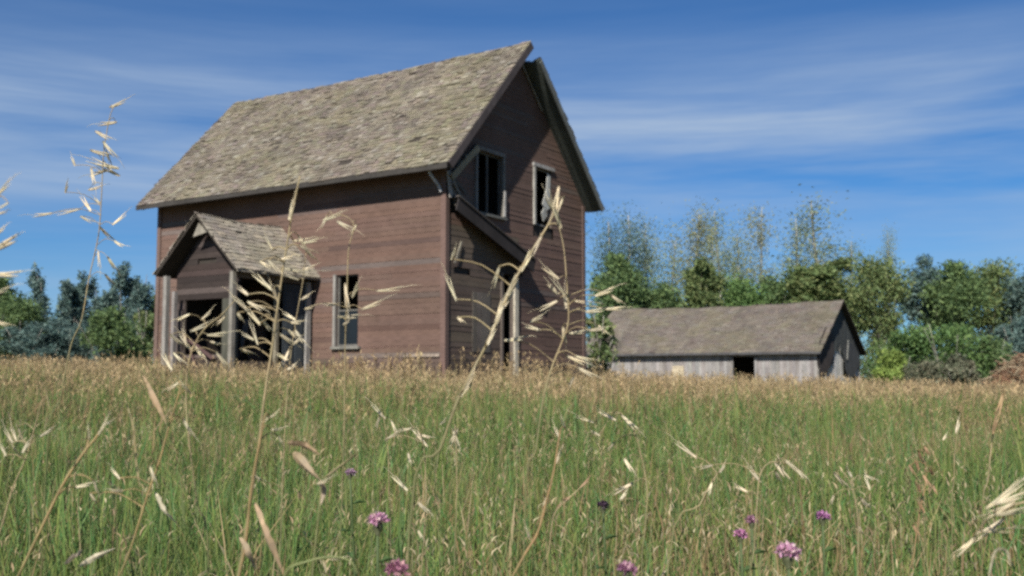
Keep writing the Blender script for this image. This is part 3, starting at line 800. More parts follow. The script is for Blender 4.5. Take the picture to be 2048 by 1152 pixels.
ASP = [
 (1206, 425, 60, 84, 'blue', 'thin tree whose crown shows beside the farmhouse roof corner'),
 (1250, 412, 80, 88, 'blue', 'bluish feathery aspen between the farmhouse and the golden tipped aspen'),
 (1300, 430, 70, 92, 'aspen', 'pale wispy aspen above the far end of the barn roof'),
 (1374, 412, 52, 86, 'gold', 'thin aspen with a golden tip above the barn roof'),
 (1455, 405, 62, 90, 'aspen', 'slender aspen just beyond the small round crowned tree'),
 (1420, 440, 46, 97, 'aspen', 'faint aspen stem rising behind the small round crowned tree'),
 (1530, 395, 78, 86, 'gold', 'yellowing open aspen above the middle of the barn roof'),
 (1588, 425, 66, 94, 'aspen', 'wispy aspen between the yellowing aspen and the tallest one'),
 (1660, 378, 96, 88, 'aspen', 'tallest grey green aspen above the barn gable'),
 (1340, 470, 60, 90, 'aspen', 'low pale aspen between the wispy aspen and the golden tipped one'),
 (1492, 455, 60, 90, 'aspen', 'pale aspen just before the yellowing aspen above the barn ridge'),
 (1700, 470, 56, 92, 'aspen', 'short pale aspen between the tallest aspen and the broad olive tree'),
 (1780, 450, 34, 92, 'aspen', 'lone spindly stem poking above the broad olive tree'),
]
for (px, ty, w_, Y, k, lb) in ASP:
    plant(px, ty, w_ * random.uniform(1.4, 1.9), Y, 'aspen_tree', 'aspen', k, lb, GA, n=8500, leaf=.075, trunk_c=(0.34, 0.34, 0.30), variants=3)
GT = 'leafy trees behind the barn'
for (px, ty, w_, Y, k, lb) in [
 (1235, 500, 120, 78, 'deep', 'dense dark green tree close beside the farmhouse gable wall'),
 (1410, 492, 74, 80, 'olive', 'small round crowned olive tree above the barn roof'),
 (1320, 545, 110, 80, 'deep', 'low green tree behind the far end of the barn'),
 (1485, 545, 120, 82, 'bright', 'low fresh green tree behind the middle of the barn'),
 (1580, 520, 110, 82, 'deep', 'leafy green tree between the barn ridge and the yellowing aspen'),
 (1650, 492, 120, 80, 'olive', 'full olive crown directly behind the barn gable peak'),
 (1770, 498, 150, 78, 'olive', 'broad olive tree at the end of the barn'),
 (1855, 492, 90, 84, 'blue', 'tree with a dark pointed tip beside the broad olive tree'),
 (1915, 516, 130, 80, 'deep', 'dense green tree behind the bright green bushes'),
 (1990, 512, 140, 84, 'olive', 'wide dull green tree beyond the brush pile'),
 (2068, 530, 130, 80, 'blue', 'blue green tree cut off by the photo edge above the brush pile'),
]:
    plant(px, ty, w_ * 1.1, Y, 'leafy_tree', 'broad', k, lb, GT, n=8500, leaf=.115, trunk_c=(0.20, 0.18, 0.15))
GB = 'bushes along the field edge'
for (px, ty, w_, Y, k, lb) in [
 (1275, 575, 130, 76, 'deep', 'dark bush hiding behind the far barn corner'),
 (1390, 580, 130, 77, 'olive', 'dull bush just above the barn ridge'),
 (1500, 578, 130, 77, 'bright', 'green bush topping the middle of the barn ridge'),
 (1610, 575, 130, 77, 'deep', 'dark green bush above the barn ridge near its gable'),
 (1768, 590, 90, 78, 'olive', 'brownish green bush touching the barn gable'),
 (1810, 625, 130, 62, 'bright', 'bright green bush between the barn and the wide lush bush'),
 (1900, 610, 170, 61, 'bright', 'wide lush green bush, largest at the field edge'),
 (1990, 640, 120, 60, 'deep', 'dark green bush just behind the brush pile'),
 (1792, 690, 90, 58, 'lime', 'low yellowish bush at the foot of the barn gable'),
 (1850, 715, 90, 57, 'grey', 'low grey weedy bush below the bright green bushes'),
 (1925, 705, 90, 56, 'grey', 'grey green scrub bush beside the brush pile'),
 (2040, 600, 110, 64, 'blue', 'blue green bush behind the brush pile at the photo edge'),
]:
    plant(px, ty, w_ * 1.1, Y, 'bush', 'bush', k, lb, GB, n=8500, leaf=.09, cat='bush')
o = plant(1198, 592, 84, 33, 'bush', 'bush', 'olive', 'yellow green bush growing beside the gable wall of the farmhouse', None, n=2600, leaf=.075, cat='bush', variants=1)
GL = 'bluish trees beyond the porch side of the house'
for (px, ty, w_, Y, k, lb, st) in [
 (-25, 545, 110, 74, 'deep', 'dark tree cut off by the photo edge farthest from the farmhouse', 'broad'),
 (30, 580, 90, 70, 'deep', 'low dark green tree beneath the bright seed heads', 'broad'),
 (88, 505, 84, 78, 'blue', 'tallest blue grey tree beyond the porch', 'spire'),
 (150, 530, 84, 80, 'blue', 'blue grey tree between the tallest one and the dark round bush', 'spire'),
 (205, 545, 70, 78, 'blue', 'blue grey tree behind the tall grass stalk against the sky', 'spire'),
 (262, 508, 92, 74, 'blue', 'spiky dark tree next to the porch roof', 'spire'),
 (330, 560, 90, 76, 'deep', 'tree half hidden behind the porch corner', 'broad'),
]:
    plant(px, ty, w_ * 1.2, Y, 'leafy_tree', st, k, lb, GL, n=8500, leaf=.115, trunk_c=(0.22, 0.21, 0.2))
for (px, ty, w_, Y, k, lb) in [
 (55, 620, 130, 62, 'blue', 'bluish scrub bush at the field edge below the tallest blue grey tree'),
 (130, 610, 100, 64, 'blue', 'blue green bush in front of the blue grey trees'),
 (222, 580, 120, 58, 'deep', 'dark round green bush near the porch'),
 (288, 585, 60, 62, 'olive', 'olive bush touching the porch post'),
 (-20, 600, 90, 62, 'deep', 'dark bush cut off by the photo edge opposite the brush pile'),
]:
    plant(px, ty, w_ * 1.1, Y, 'bush', 'bush', k, lb, 'bushes near the porch', n=8500, leaf=.09, cat='bush')

# the low mass of scrub behind all of them, where no plant can be told apart
pts = []
for k in range(1150):
    x = rng.uniform(-75, 75); y = 96 + rng.uniform(-4, 6) + 6 * math.sin(x * .06); hh = 5.2 + 1.3 * math.sin(x * .31) + .8 * math.sin(x * .83 + 1)
    m = 75; zz = hh * rng.random() ** .8
    pts.append(rng.normal(size=(m, 3)) * np.array([.75, .6, .55]) + np.array([x, y, gz(x, 85) + zz]))
pts = np.concatenate(pts)
v, c = leaf_cloud(pts, .16, [(0.05, 0.085, 0.04), (0.07, 0.10, 0.045), (0.045, 0.075, 0.045), (0.08, 0.10, 0.05)], 77)
o = bpy.data.objects.new('undergrowth', quads_mesh('undergrowth', v, c, M_LEAF)); COL.objects.link(o)
tag(o, 'low scrub filling the gaps beneath the far trees', 'undergrowth', kind='stuff')

# brush pile at the edge of the field
bp = at(2022, 755, 38); pg = gz(bp.x, 38)
pile = empty('brush_pile', (bp.x, 38, pg))
tag(pile, 'heap of dry branches over reddish earth at the field edge', 'brush pile')
mb = MB(); n_ = 28; rings = []
for j in range(9):
    f = j / 8; rad = 1.55 * (1 - f ** 1.5) + .02; h = -.2 + 2.05 * f
    i = len(mb.v)
    for k in range(n_):
        th = 6.2832 * k / n_; q = rad * (1 + .12 * math.sin(3 * th + j) + random.uniform(-.1, .1))
        mb.v.append((q * math.cos(th) + .45 * f, q * math.sin(th), h + random.uniform(-.08, .08)))
    rings.append(i)
for j in range(8):
    for k in range(n_):
        q = (k + 1) % n_; mb.f.append((rings[j] + k, rings[j] + q, rings[j + 1] + q, rings[j + 1] + k)); mb.c.append(jit((0.20, 0.115, 0.065), .25))
mb.f.append(tuple(rings[-1] + k for k in range(n_))); mb.c.append((0.2, 0.12, 0.07))
mb.build('earth_mound', M_EARTH, pile)
mb = MB()
for k in range(420):
    th = random.uniform(0, 6.28); f = random.random() ** .8; rad = 1.65 * (1 - f ** 1.5) + .05
    p = Vector((rad * math.cos(th) + .45 * f, rad * math.sin(th), 2.05 * f - .1))
    d = Vector((random.uniform(-1, 1), random.uniform(-1, 1), random.uniform(-.5, .6))).normalized()
    L = random.uniform(.25, .9)
    c = random.choice([(0.32, 0.25, 0.16), (0.24, 0.18, 0.12), (0.38, 0.31, 0.21), (0.20, 0.13, 0.085), (0.27, 0.15, 0.09)])
    mb.tube([p - d * L / 2, p + Vector((0, 0, .05)), p + d * L / 2 - Vector((0, 0, .05))], [.022, .018, .008], 4, jit(c))
mb.build('branch', M_BARK, pile)['kind'] = 'stuff'

# ------------------------------------------------------------------ meadow grass (nobody could count it)
def blades(base, h, w, az, bend, col0, col1, face, prof=(1, .92, .62)):
    """curved tapering blades; returns a dict of arrays"""
    n = len(base); T = np.array([0, .38, .72, 1.0]); PR = np.array(list(prof) + [0])
    dirv = np.stack([np.cos(az), np.sin(az), np.zeros(n)], 1); side = np.stack([np.cos(face), np.sin(face), np.zeros(n)], 1)
    V = np.zeros((n, 7, 3), np.float32); C = np.zeros((n, 7, 3), np.float32)
    for k, t in enumerate(T):
        c = base + dirv * (h * bend * t ** 2)[:, None]; c[:, 2] += h * t * (1 - .35 * bend * t)
        col = col0 * (1 - t) + col1 * t
        if k < 3:
            s = side * (w * PR[k] * .5)[:, None]
            V[:, 2 * k] = c - s; V[:, 2 * k + 1] = c + s; C[:, 2 * k] = col; C[:, 2 * k + 1] = col
        else: V[:, 6] = c; C[:, 6] = col
    return V, C
def blades_object(name, sets, mat):
    V = np.concatenate([s[0] for s in sets]); C = np.concatenate([s[1] for s in sets]); n = len(V)
    me = bpy.data.meshes.new(name)
    me.vertices.add(n * 7); me.vertices.foreach_set('co', V.ravel())
    b = (np.arange(n, dtype=np.int32) * 7)[:, None]
    L = np.concatenate([b + np.array([[0, 1, 3, 2]]), b + np.array([[2, 3, 5, 4]]), b + np.array([[4, 5, 6]])], 1).astype(np.int32)
    me.loops.add(n * 11); me.loops.foreach_set('vertex_index', L.ravel())
    st = (np.arange(n, dtype=np.int32) * 11)[:, None] + np.array([[0, 4, 8]], dtype=np.int32)
    me.polygons.add(n * 3); me.polygons.foreach_set('loop_start', st.ravel().astype(np.int32))
    a = me.attributes.new('tint', 'FLOAT_COLOR', 'POINT')
    a.data.foreach_set('color', np.concatenate([C.reshape(-1, 3), np.ones((n * 7, 1), np.float32)], 1).astype(np.float32).ravel())
    me.materials.append(mat); me.update(); me.validate()
    o = bpy.data.objects.new(name, me); COL.objects.link(o); return o
cA, sA = math.cos(A_V), math.sin(A_V)
def clear(x, y):
    ok = (x * x + y * y) > .95 ** 2
    for (c, W_, L_, x0) in ((C0, WH, LH, 0), (BC, WB, LB, 0)):
        dx, dy = x - c.x, y - c.y; lx = dx * cA + dy * sA; ly = -dx * sA + dy * cA
        ok &= ~((lx > -.06) & (lx < W_ + .06) & (ly > -.06) & (ly < L_ + .06))
    dx, dy = x - C0.x, y - C0.y; lx = dx * cA + dy * sA; ly = -dx * sA + dy * cA
    ok &= ~((lx > -PD - .1) & (lx < 0) & (ly > U0 - .1) & (ly < U1 + .1))
    return ok
def scatter(n, y0, y1, k=.60, m=.6, pw=1.0):
    u = rng.random(n); y = y0 + (y1 - y0) * u ** pw
    x = (rng.random(n) * 2 - 1) * (k * np.abs(y) + m)
    ok = clear(x, y); return x[ok], y[ok]
def patch(x, y, s, ph):
    return np.sin(x * s + ph) * np.cos(y * s * .83 + ph * 1.7) + .5 * np.sin((x * .7 - y) * s * 1.9 + ph * 2.3)
PALG = np.array([(0.115, 0.195, 0.048), (0.15, 0.21, 0.058), (0.09, 0.17, 0.048), (0.175, 0.215, 0.07), (0.07, 0.172, 0.055), (0.13, 0.18, 0.07)])
PALD = np.array([(0.40, 0.30, 0.15), (0.36, 0.265, 0.125), (0.44, 0.35, 0.20), (0.32, 0.22, 0.115), (0.38, 0.27, 0.14)])
def green_set(n, y0, y1, hm, wm, dry, pw=1.0, bend=.7, XY=None):
    x, y = XY if XY else scatter(n, y0, y1, pw=pw)
    n = len(x)
    z = ground_z(x, y) - .02
    h = hm * rng.uniform(.62, 1.12, n) * (1 + .17 * patch(x, y, .75, .4)); w = wm * rng.uniform(.6, 1.5, n)
    az = rng.uniform(0, 6.283, n); fc = rng.uniform(0, 6.283, n); b = bend * rng.random(n) ** 1.4 + .04
    c = 1.0 * PALG[rng.integers(0, len(PALG), n)] * rng.uniform(.7, 1.25, n)[:, None]
    pd = np.clip(dry + .26 * patch(x, y, 1.3, 1.0), .02, .97)
    isd = rng.random(n) < pd
    cd = PALD[rng.integers(0, len(PALD), n)] * rng.uniform(.75, 1.15, n)[:, None]
    c0 = np.where(isd[:, None], cd * .7, c); c1 = np.where(isd[:, None], cd * .82, c * np.array([1.25, 1.1, 1.05]))
    return blades(np.stack([x, y, z], 1), h, w, az, b, c0, c1, fc)
def clumps(n, m, y0, y1, s):
    cx, cy = scatter(n, y0, y1, pw=.7); k = len(cx)
    x = np.repeat(cx, m) + rng.normal(size=k * m) * s; y = np.repeat(cy, m) + rng.normal(size=k * m) * s
    ok = clear(x, y); return x[ok], y[ok]
o = blades_object('meadow_grass', [
    green_set(0, 0, 0, .60, .0115, .02, bend=1.0, XY=clumps(190, 34, 1.5, 6, .07)), green_set(0, 0, 0, .70, .013, .05, bend=.9, XY=clumps(260, 40, 5, 18, .14)),
    green_set(0, 0, 0, .66, .006, 1.3, bend=1.1, XY=clumps(60, 26, 1.7, 8, .10)), green_set(0, 0, 0, .74, .011, 1.3, bend=.9, XY=clumps(110, 36, 9, 22, .2)),
    green_set(28000, 1.0, 3.4, .56, .0052, .07, .8), green_set(10000, 1.0, 3.2, .44, .0085, .02, .8),
    green_set(54000, 3.2, 8.0, .57, .0072, .08, .8), green_set(64000, 7.5, 17, .58, .0115, .14, .8),
    green_set(52000, 16, 36, .54, .018, .75, .85), green_set(30000, 34, 80, .52, .04, .8, .9), green_set(5000, -6, 1.1, .5, .006, .1)], M_GRASS)
tag(o, 'dense green meadow grass covering the whole field', 'grass', kind='stuff')
def seed_set(n, y0, y1, hm, sw, nsp, slen, swid, pw=.85, XY=None, palette=PALD, spread=.16, hv=.14):
    """thin dry stalks, each with an open head of small spikelets"""
    x, y = XY if XY else scatter(n, y0, y1, pw=pw)
    n = len(x); z = ground_z(x, y) - .02
    h = hm * rng.uniform(1 - hv * 2, 1 + hv, n) * (1 + .07 * patch(x, y, .8, 2.0)); az = rng.uniform(0, 6.283, n); b = .18 * rng.random(n) + .02
    c = 0.9 * palette[rng.integers(0, len(palette), n)] * rng.uniform(.75, 1.2, n)[:, None]
    out = [blades(np.stack([x, y, z], 1), h, np.full(n, sw), az, b, c * np.array([.8, .95, .8]), c, rng.uniform(0, 6.283, n), (1, .9, .7))]
    dirv = np.stack([np.cos(az), np.sin(az), np.zeros(n)], 1)
    for k in range(nsp):
        t = rng.uniform(.74, 1.0, n)
        p = np.stack([x, y, z], 1) + dirv * (h * b * t ** 2)[:, None]; p[:, 2] += h * t * (1 - .35 * b * t)
        off = rng.normal(size=(n, 3)) * np.array([1, 1, .25]) * spread * .35 * (1.15 - t)[:, None] * 3 * h[:, None] * .5
        p = p + off
        a2 = np.where(rng.random(n) < .5, az, rng.uniform(0, 6.283, n))
        cc = c * rng.uniform(.8, 1.35, n)[:, None]
        out.append(blades(p, slen * rng.uniform(.6, 1.3, n), swid * rng.uniform(.7, 1.3, n), a2, rng.uniform(.2, 1.3, n), cc, cc * 1.1, rng.uniform(0, 6.283, n), (.35, 1.0, .8)))
    return out
PALR = np.array([(0.46, 0.335, 0.18), (0.50, 0.37, 0.205), (0.42, 0.31, 0.175), (0.50, 0.40, 0.22)])
PALP = np.array([(0.46, 0.39, 0.24), (0.42, 0.335, 0.19), (0.36, 0.26, 0.15)])
sets = []
sets += seed_set(420, 1.5, 3.6, .62, .0024, 10, .026, .0042, palette=PALP, hv=.2)
sets += seed_set(1250, 3.2, 8.0, .62, .0032, 8, .028, .005, palette=PALP)
sets += seed_set(3800, 8.5, 18, .64, .005, 6, .045, .009)
sets += seed_set(21000, 12.5, 36, .64, .009, 5, .07, .015, palette=PALR, hv=.22)
sets += seed_set(9000, 32, 78, .62, .022, 3, .14, .045, palette=PALR)
def by_walls(n):
    t = rng.random(n) < .62; d = rng.random(n) ** 1.6 * 1.3 + .08
    lx = np.where(t, -d, rng.uniform(-.2, WH + .5, n)); ly = np.where(t, rng.uniform(-.4, LH + .6, n), -d)
    x = C0.x + lx * cA - ly * sA; y = C0.y + lx * sA + ly * cA; ok = clear(x, y)
    cl = np.sin(lx * 2.1 + ly * 1.7) + np.sin(ly * 3.3 - lx) > -.3
    return x[ok & cl], y[ok & cl]
sets += seed_set(0, 0, 0, .92, .012, 5, .09, .022, XY=by_walls(900), palette=PALR, hv=.2)
o = blades_object('dry_grass', sets, M_STRAW)
tag(o, 'golden brown seeding grass standing all over the field', 'grass', kind='stuff')

# ------------------------------------------------------------------ single tall stalks near the camera
STRAW = (0.46, 0.37, 0.215)
PALE_S = (0.70, 0.62, 0.44)
TAN = (0.40, 0.265, 0.135)
def smooth_path(pts, k=4):
    out = []
    for i in range(len(pts) - 1):
        p0, p1, p2, p3 = pts[max(i - 1, 0)], pts[i], pts[i + 1], pts[min(i + 2, len(pts) - 1)]
        for j in range(k):
            t = j / k
            out.append(.5 * ((2 * p1) + (p2 - p0) * t + (2 * p0 - 5 * p1 + 4 * p2 - p3) * t * t + (3 * p1 - p0 - 3 * p2 + p3) * t ** 3))
    out.append(pts[-1]); return out
GS = 'tall dry grass stalks near the camera'
def stalk(label, Y, stem, seeds=(), leaves=(), r=.0018, col=STRAW, scol=PALE_S, name='grass_stalk', lean=0.0):
    """stem: photo pixels from low to high; seeds (x0,y0,x1,y1[,width px]); leaves: (pixels, width px, colour)"""
    P = [at(px, py, Y + lean * (1152 - py) / 900) for px, py in stem]
    b0 = P[0] + (P[0] - P[1]).normalized() * .12
    base = Vector((b0.x + (P[0].x - P[1].x) * .25, Y + .01, gz(b0.x, Y) - .02))
    if base.z > b0.z: P = P
    path = smooth_path([base, b0] + P if b0.z > base.z + .05 else [base] + P)
    root = empty(name, base); tag(root, label, 'grass stalk', GS)
    L = lambda v: Vector(v) - base
    m = MB(); n = len(path)
    gr = (0.17, 0.20, 0.075); bl = lambda i: max(0, 1 - 2.2 * i / n)
    m.tube([L(p) for p in path], [r * (.72 + .2 * min(1, 2 * i / n) - .45 * (i / n) ** 2) for i in range(n)], 5, [jit(tuple(e * (1 - bl(i)) + g_ * bl(i) for e, g_ in zip(col, gr)), .12) for i in range(n)]); m.build('stem', M_STRAW, root, True)
    if seeds:
        h = MB()
        for s in seeds:
            x0, y0, x1, y1 = s[:4]; wpx = s[4] if len(s) > 4 else 8
            dY = random.uniform(-.05, .05); a = at(x0, y0, Y + dY); b = at(x1, y1, Y + dY + random.uniform(-.02, .02))
            near = min(path, key=lambda q: (q - a).length + (.6 * max(0, q.z - a.z))); nb_ = min(path, key=lambda q: (q - b).length)
            if (nb_ - b).length < (near - a).length * .8: a, b, near = b, a, nb_
            rad = .86 * wpx / 2 / F * Y
            pts = [a.lerp(b, t) + Vector((0, 0, -.10 * t * (1 - t) * (b - a).length)) for t in (0, .18, .42, .7, .88, 1)]
            c = jit(scol, .22)
            dd = (b - a).normalized(); sd = dd.cross(Vector((0.2, 1, 0.1))).normalized(); Ls = (b - a).length
            for sg, kk in ((1, 1.0), (-1, .86)):
                q = [p + sd * (sg * (rad * .28 + .06 * Ls * t * t)) - dd * (Ls * (1 - kk) * t) for p, t in zip(pts, (0, .18, .42, .7, .88, 1))]
                h.tube([L(p) for p in q], [rad * .2, rad * .5, rad * .55, rad * .42, rad * .2, rad * .05], 5, [jit(c, .22) for _ in range(6)], flat=.55)
            aw = b + dd * Ls * random.uniform(.3, .6) + Vector((random.uniform(-.3, .3), 0, random.uniform(-.2, .3))) * Ls * .4
            h.tube([L(a.lerp(b, .75)), L(b.lerp(aw, .4) + Vector((0, 0, .002))), L(aw)], [.0005, .0004, .0002], 3, jit(scol, .1))
            if (near - a).length > .006:
                mid = near.lerp(a, .5) + Vector((0, 0, .10 * (near - a).length + .002)); pq = smooth_path([L(near), L(mid), L(a.lerp(b, .06))], 3); h.tube(pq, [r * (.5 - .02 * i) for i in range(len(pq))], 4, jit(col, .1))
        h.build('seed_head', M_STRAW, root, True)
    for (pts, wpx, c) in leaves:
        lm = MB(); Q = smooth_path([at(px, py, Y + random.uniform(-.02, .02)) for px, py in pts], 7); wd = wpx / 2 / F * Y * .9
        nn = len(Q); prev = None; tw = random.uniform(0, 6)
        for i, q in enumerate(Q):
            d = (Q[min(i + 1, nn - 1)] - Q[max(i - 1, 0)]).normalized(); sd = d.cross(Vector((0.25, 1, .15))).normalized(); nn_ = sd.cross(d)
            t = i / (nn - 1); k = wd * max(.05, math.sin(math.pi * min(1, t ** .8 * .93 + .07)) ** .9)
            th = .55 * math.sin(tw + 3.1 * t); sd = sd * math.cos(th) + nn_ * math.sin(th)
            kl, kr = k * random.uniform(.7, 1.12), k * random.uniform(.7, 1.12)
            cur = (L(q - sd * kl + nn_ * (.5 * k)), L(q - nn_ * (.15 * k)), L(q + sd * kr + nn_ * (random.uniform(.2, .8) * k)))
            if prev:
                cc = jit(c, .18)
                lm.face((prev[0], prev[1], cur[1], cur[0]), cc); lm.face((prev[1], prev[2], cur[2], cur[1]), jit(tuple(e * .8 for e in c), .2))
            prev = cur
        lm.build('leaf', M_STRAW, root, True)
    return root
stalk('tallest loose seed stalk reaching up against the sky beyond the porch', 1.75, [(120, 800), (142, 690), (163, 640), (178, 556), (197, 470), (203, 390), (208, 300), (222, 225), (236, 208)],
      [(219, 215, 255, 199, 9), (193, 248, 234, 244, 9), (190, 262, 225, 280, 8), (172, 316, 238, 337, 10), (180, 300, 226, 312, 9), (196, 326, 240, 352, 9), (176, 350, 214, 340, 8), (150, 332, 143, 312, 7), (182, 335, 190, 372, 8), (205, 282, 236, 318, 8),
       (130, 386, 136, 362, 7), (161, 389, 182, 422, 9), (188, 394, 200, 408, 7), (62, 431, 104, 426, 7), (110, 428, 160, 418, 6), (198, 452, 228, 482, 9), (228, 482, 250, 494, 7), (224, 450, 255, 424, 7), (160, 432, 190, 446, 6),
       (215, 513, 235, 544, 9), (210, 548, 230, 572, 9), (196, 500, 200, 540, 6), (176, 380, 206, 372, 7), (212, 300, 222, 330, 7)], r=.0013)
stalk('bright seed stalk half cut off by the photo edge beside the dark trees', 1.15, [(-60, 900), (-40, 720), (-28, 600), (-18, 480), (-10, 380)],
      [(-8, 392, 24, 357, 9), (-10, 420, 18, 405, 8), (-8, 428, 16, 422, 7), (-14, 500, 40, 471, 18), (-14, 549, 48, 546, 13), (-10, 470, 12, 452, 8), (-20, 590, 20, 575, 8), (-20, 640, 24, 652, 8)], r=.0016)
stalk('long upright stalk crossing the porch roof and its open side', 1.45, [(476, 1150), (508, 960), (528, 800), (545, 690), (557, 600), (572, 500), (588, 408), (600, 352)],
      [(505, 544, 547, 582, 10), (474, 572, 497, 590, 10), (463, 589, 492, 618, 9), (490, 612, 521, 650, 11), (495, 603, 530, 621, 9), (474, 624, 486, 643, 9), (519, 634, 548, 667, 9), (484, 666, 509, 680, 8), (557, 666, 593, 691, 9),
       (576, 660, 598, 676, 9), (480, 697, 506, 708, 9), (581, 645, 604, 644, 9), (585, 482, 622, 478, 8), (596, 490, 630, 505, 7), (536, 520, 560, 545, 8), (519, 522, 546, 538, 7), (555, 520, 590, 512, 7), (560, 535, 634, 545, 6), (596, 470, 614, 500, 7), (545, 500, 530, 470, 6), (578, 440, 588, 398, 9), (540, 560, 556, 604, 8), (500, 640, 516, 690, 6)], r=.0021)
stalk('bent stalk spilling its seeds below the porch gable', 1.5, [(395, 1010), (380, 900), (372, 800), (378, 720), (405, 662), (442, 631), (470, 600)],
      [(339, 668, 367, 691, 9), (359, 665, 383, 701, 10), (389, 692, 410, 718, 9), (323, 702, 344, 741, 8), (346, 705, 367, 725, 7), (431, 702, 460, 739, 9), (380, 663, 420, 645, 10), (414, 670, 454, 667, 8), (430, 650, 452, 632, 8), (418, 682, 444, 690, 7), (352, 640, 380, 628, 7), (402, 640, 424, 620, 6), (366, 655, 372, 690, 8)], r=.0014)
stalk('stem with dense short seeds just before the blue grey porch door', 1.6, [(560, 1100), (566, 950), (572, 820), (580, 720), (592, 640), (606, 560), (612, 505)],
      [(606, 486, 640, 478, 7), (612, 500, 632, 520, 7), (600, 512, 574, 500, 7), (604, 540, 634, 530, 7), (598, 560, 570, 548, 7), (592, 640, 566, 624, 8), (584, 690, 606, 672, 8), (590, 660, 612, 690, 8), (576, 720, 552, 706, 8), (574, 740, 596, 726, 8), (578, 700, 562, 734, 7), (600, 600, 622, 588, 7)], r=.0012)
stalk('drooping stalk in front of the dark porch wall window', 1.55, [(684, 1000), (688, 860), (690, 700), (694, 590), (697, 500), (708, 452), (690, 432), (664, 430)],
      [(673, 442, 708, 460, 9), (646, 441, 687, 424, 8), (655, 432, 640, 458, 6), (673, 634, 726, 631, 9), (722, 619, 768, 601, 9), (752, 582, 810, 575, 7), (690, 566, 696, 622, 8), (704, 596, 717, 566, 8), (609, 619, 628, 613, 8), (646, 609, 674, 608, 8), (700, 470, 714, 448, 7), (686, 650, 700, 640, 6)], r=.0012)
stalk('thick slanting stalk crossing the bare lower gable wall', 1.4, [(880, 900), (918, 795), (970, 695), (998, 632), (1032, 556), (1062, 505), (1096, 450), (1108, 424)],
      [(1092, 390, 1112, 428, 12), (1104, 400, 1122, 456, 10), (1118, 372, 1108, 424, 9), (1128, 392, 1110, 430, 7), (1004, 618, 1030, 566, 15), (1014, 592, 1036, 548, 12), (1040, 545, 1064, 500, 11), (1062, 512, 1084, 470, 9), (1000, 530, 984, 578, 9), (992, 640, 1006, 600, 9), (892, 546, 913, 602, 8), (915, 634, 927, 645, 10), (975, 690, 992, 650, 8), (1006, 610, 990, 650, 8), (916, 795, 944, 766, 9), (930, 780, 950, 740, 7), (902, 520, 912, 496, 6)], r=.0024)
stalk('curving stalk fanning its seeds towards the barn from the gable corner', 1.5, [(1072, 900), (1086, 800), (1102, 740), (1126, 678), (1137, 640), (1134, 575), (1128, 500), (1118, 452)],
      [(1084, 531, 1120, 560, 9), (1096, 566, 1117, 589, 10), (1076, 620, 1116, 601, 9), (1128, 575, 1133, 620, 8), (1171, 624, 1213, 618, 10), (1210, 618, 1252, 616, 9), (1190, 592, 1231, 575, 9), (1222, 590, 1246, 608, 8), (1136, 667, 1180, 661, 8), (1178, 661, 1212, 656, 8), (1196, 650, 1214, 668, 8), (1132, 711, 1180, 731, 9), (1155, 735, 1196, 756, 9), (1150, 712, 1190, 722, 7), (1148, 753, 1136, 776, 8), (1060, 644, 1088, 630, 9), (1048, 650, 1081, 660, 9), (1008, 681, 1056, 674, 8), (1126, 650, 1130, 690, 9), (1142, 600, 1186, 606, 6), (1100, 548, 1140, 602, 6)], r=.0016)
stalk('slanting brown stem low in the corner under the tallest seed stalk', 1.3, [(30, 1165), (75, 1072), (123, 974), (164, 910), (197, 868), (212, 840)], [(196, 870, 216, 836, 7), (180, 880, 176, 852, 6), (205, 850, 226, 842, 6), (149, 975, 188, 966, 9), (188, 960, 196, 990, 6)],
      leaves=[([(128, 1128), (150, 1110), (165, 1100)], 14, (0.30, 0.25, 0.19)), ([(158, 1132), (190, 1114), (231, 1096)], 13, PALE_S)], col=(0.46, 0.34, 0.17), r=.0022)
stalk('pale stalk with a tuft of seeds hugging the photo edge in the grass', 1.5, [(-14, 1110), (4, 1050), (26, 975), (50, 920), (68, 860), (84, 800)], [(8, 855, 26, 886, 9), (22, 850, 34, 884, 7), (78, 874, 108, 855, 7), (44, 906, 60, 880, 9), (36, 850, 50, 900, 7), (0, 885, 12, 912, 8), (24, 890, 40, 912, 7)], r=.0014)
stalk('stalk with a hooked tip and a broad dry leaf in the grass before the porch', 1.35, [(240, 1150), (262, 1095), (295, 990), (320, 918), (340, 845), (357, 790), (360, 768)],
      [(332, 780, 359, 764, 7), (382, 788, 362, 765, 9), (365, 836, 390, 878, 9), (300, 930, 312, 970, 8), (222, 935, 240, 958, 8), (220, 980, 246, 982, 9), (180, 985, 192, 1006, 7)],
      leaves=[([(286, 752), (302, 790), (332, 846)], 17, (0.58, 0.42, 0.25)), ([(310, 985), (328, 1022), (362, 1056)], 12, PALE_S), ([(250, 800), (264, 850), (272, 930), (280, 975)], 10, (0.50, 0.40, 0.22))], col=(0.45, 0.33, 0.16), r=.0018)
stalk('stem with two broad tan leaves hanging low before the porch corner', 1.2, [(470, 1190), (492, 1080), (502, 980), (520, 880), (530, 830)], [(505, 950, 528, 964, 8), (520, 850, 540, 832, 6), (538, 836, 556, 824, 6), (540, 860, 570, 856, 6), (556, 870, 566, 890, 6)],
      leaves=[([(508, 1006), (528, 1062), (566, 1146)], 27, (0.60, 0.43, 0.27)), ([(478, 1075), (494, 1105), (512, 1142)], 17, (0.58, 0.44, 0.29))], col=(0.42, 0.30, 0.15), r=.0020)
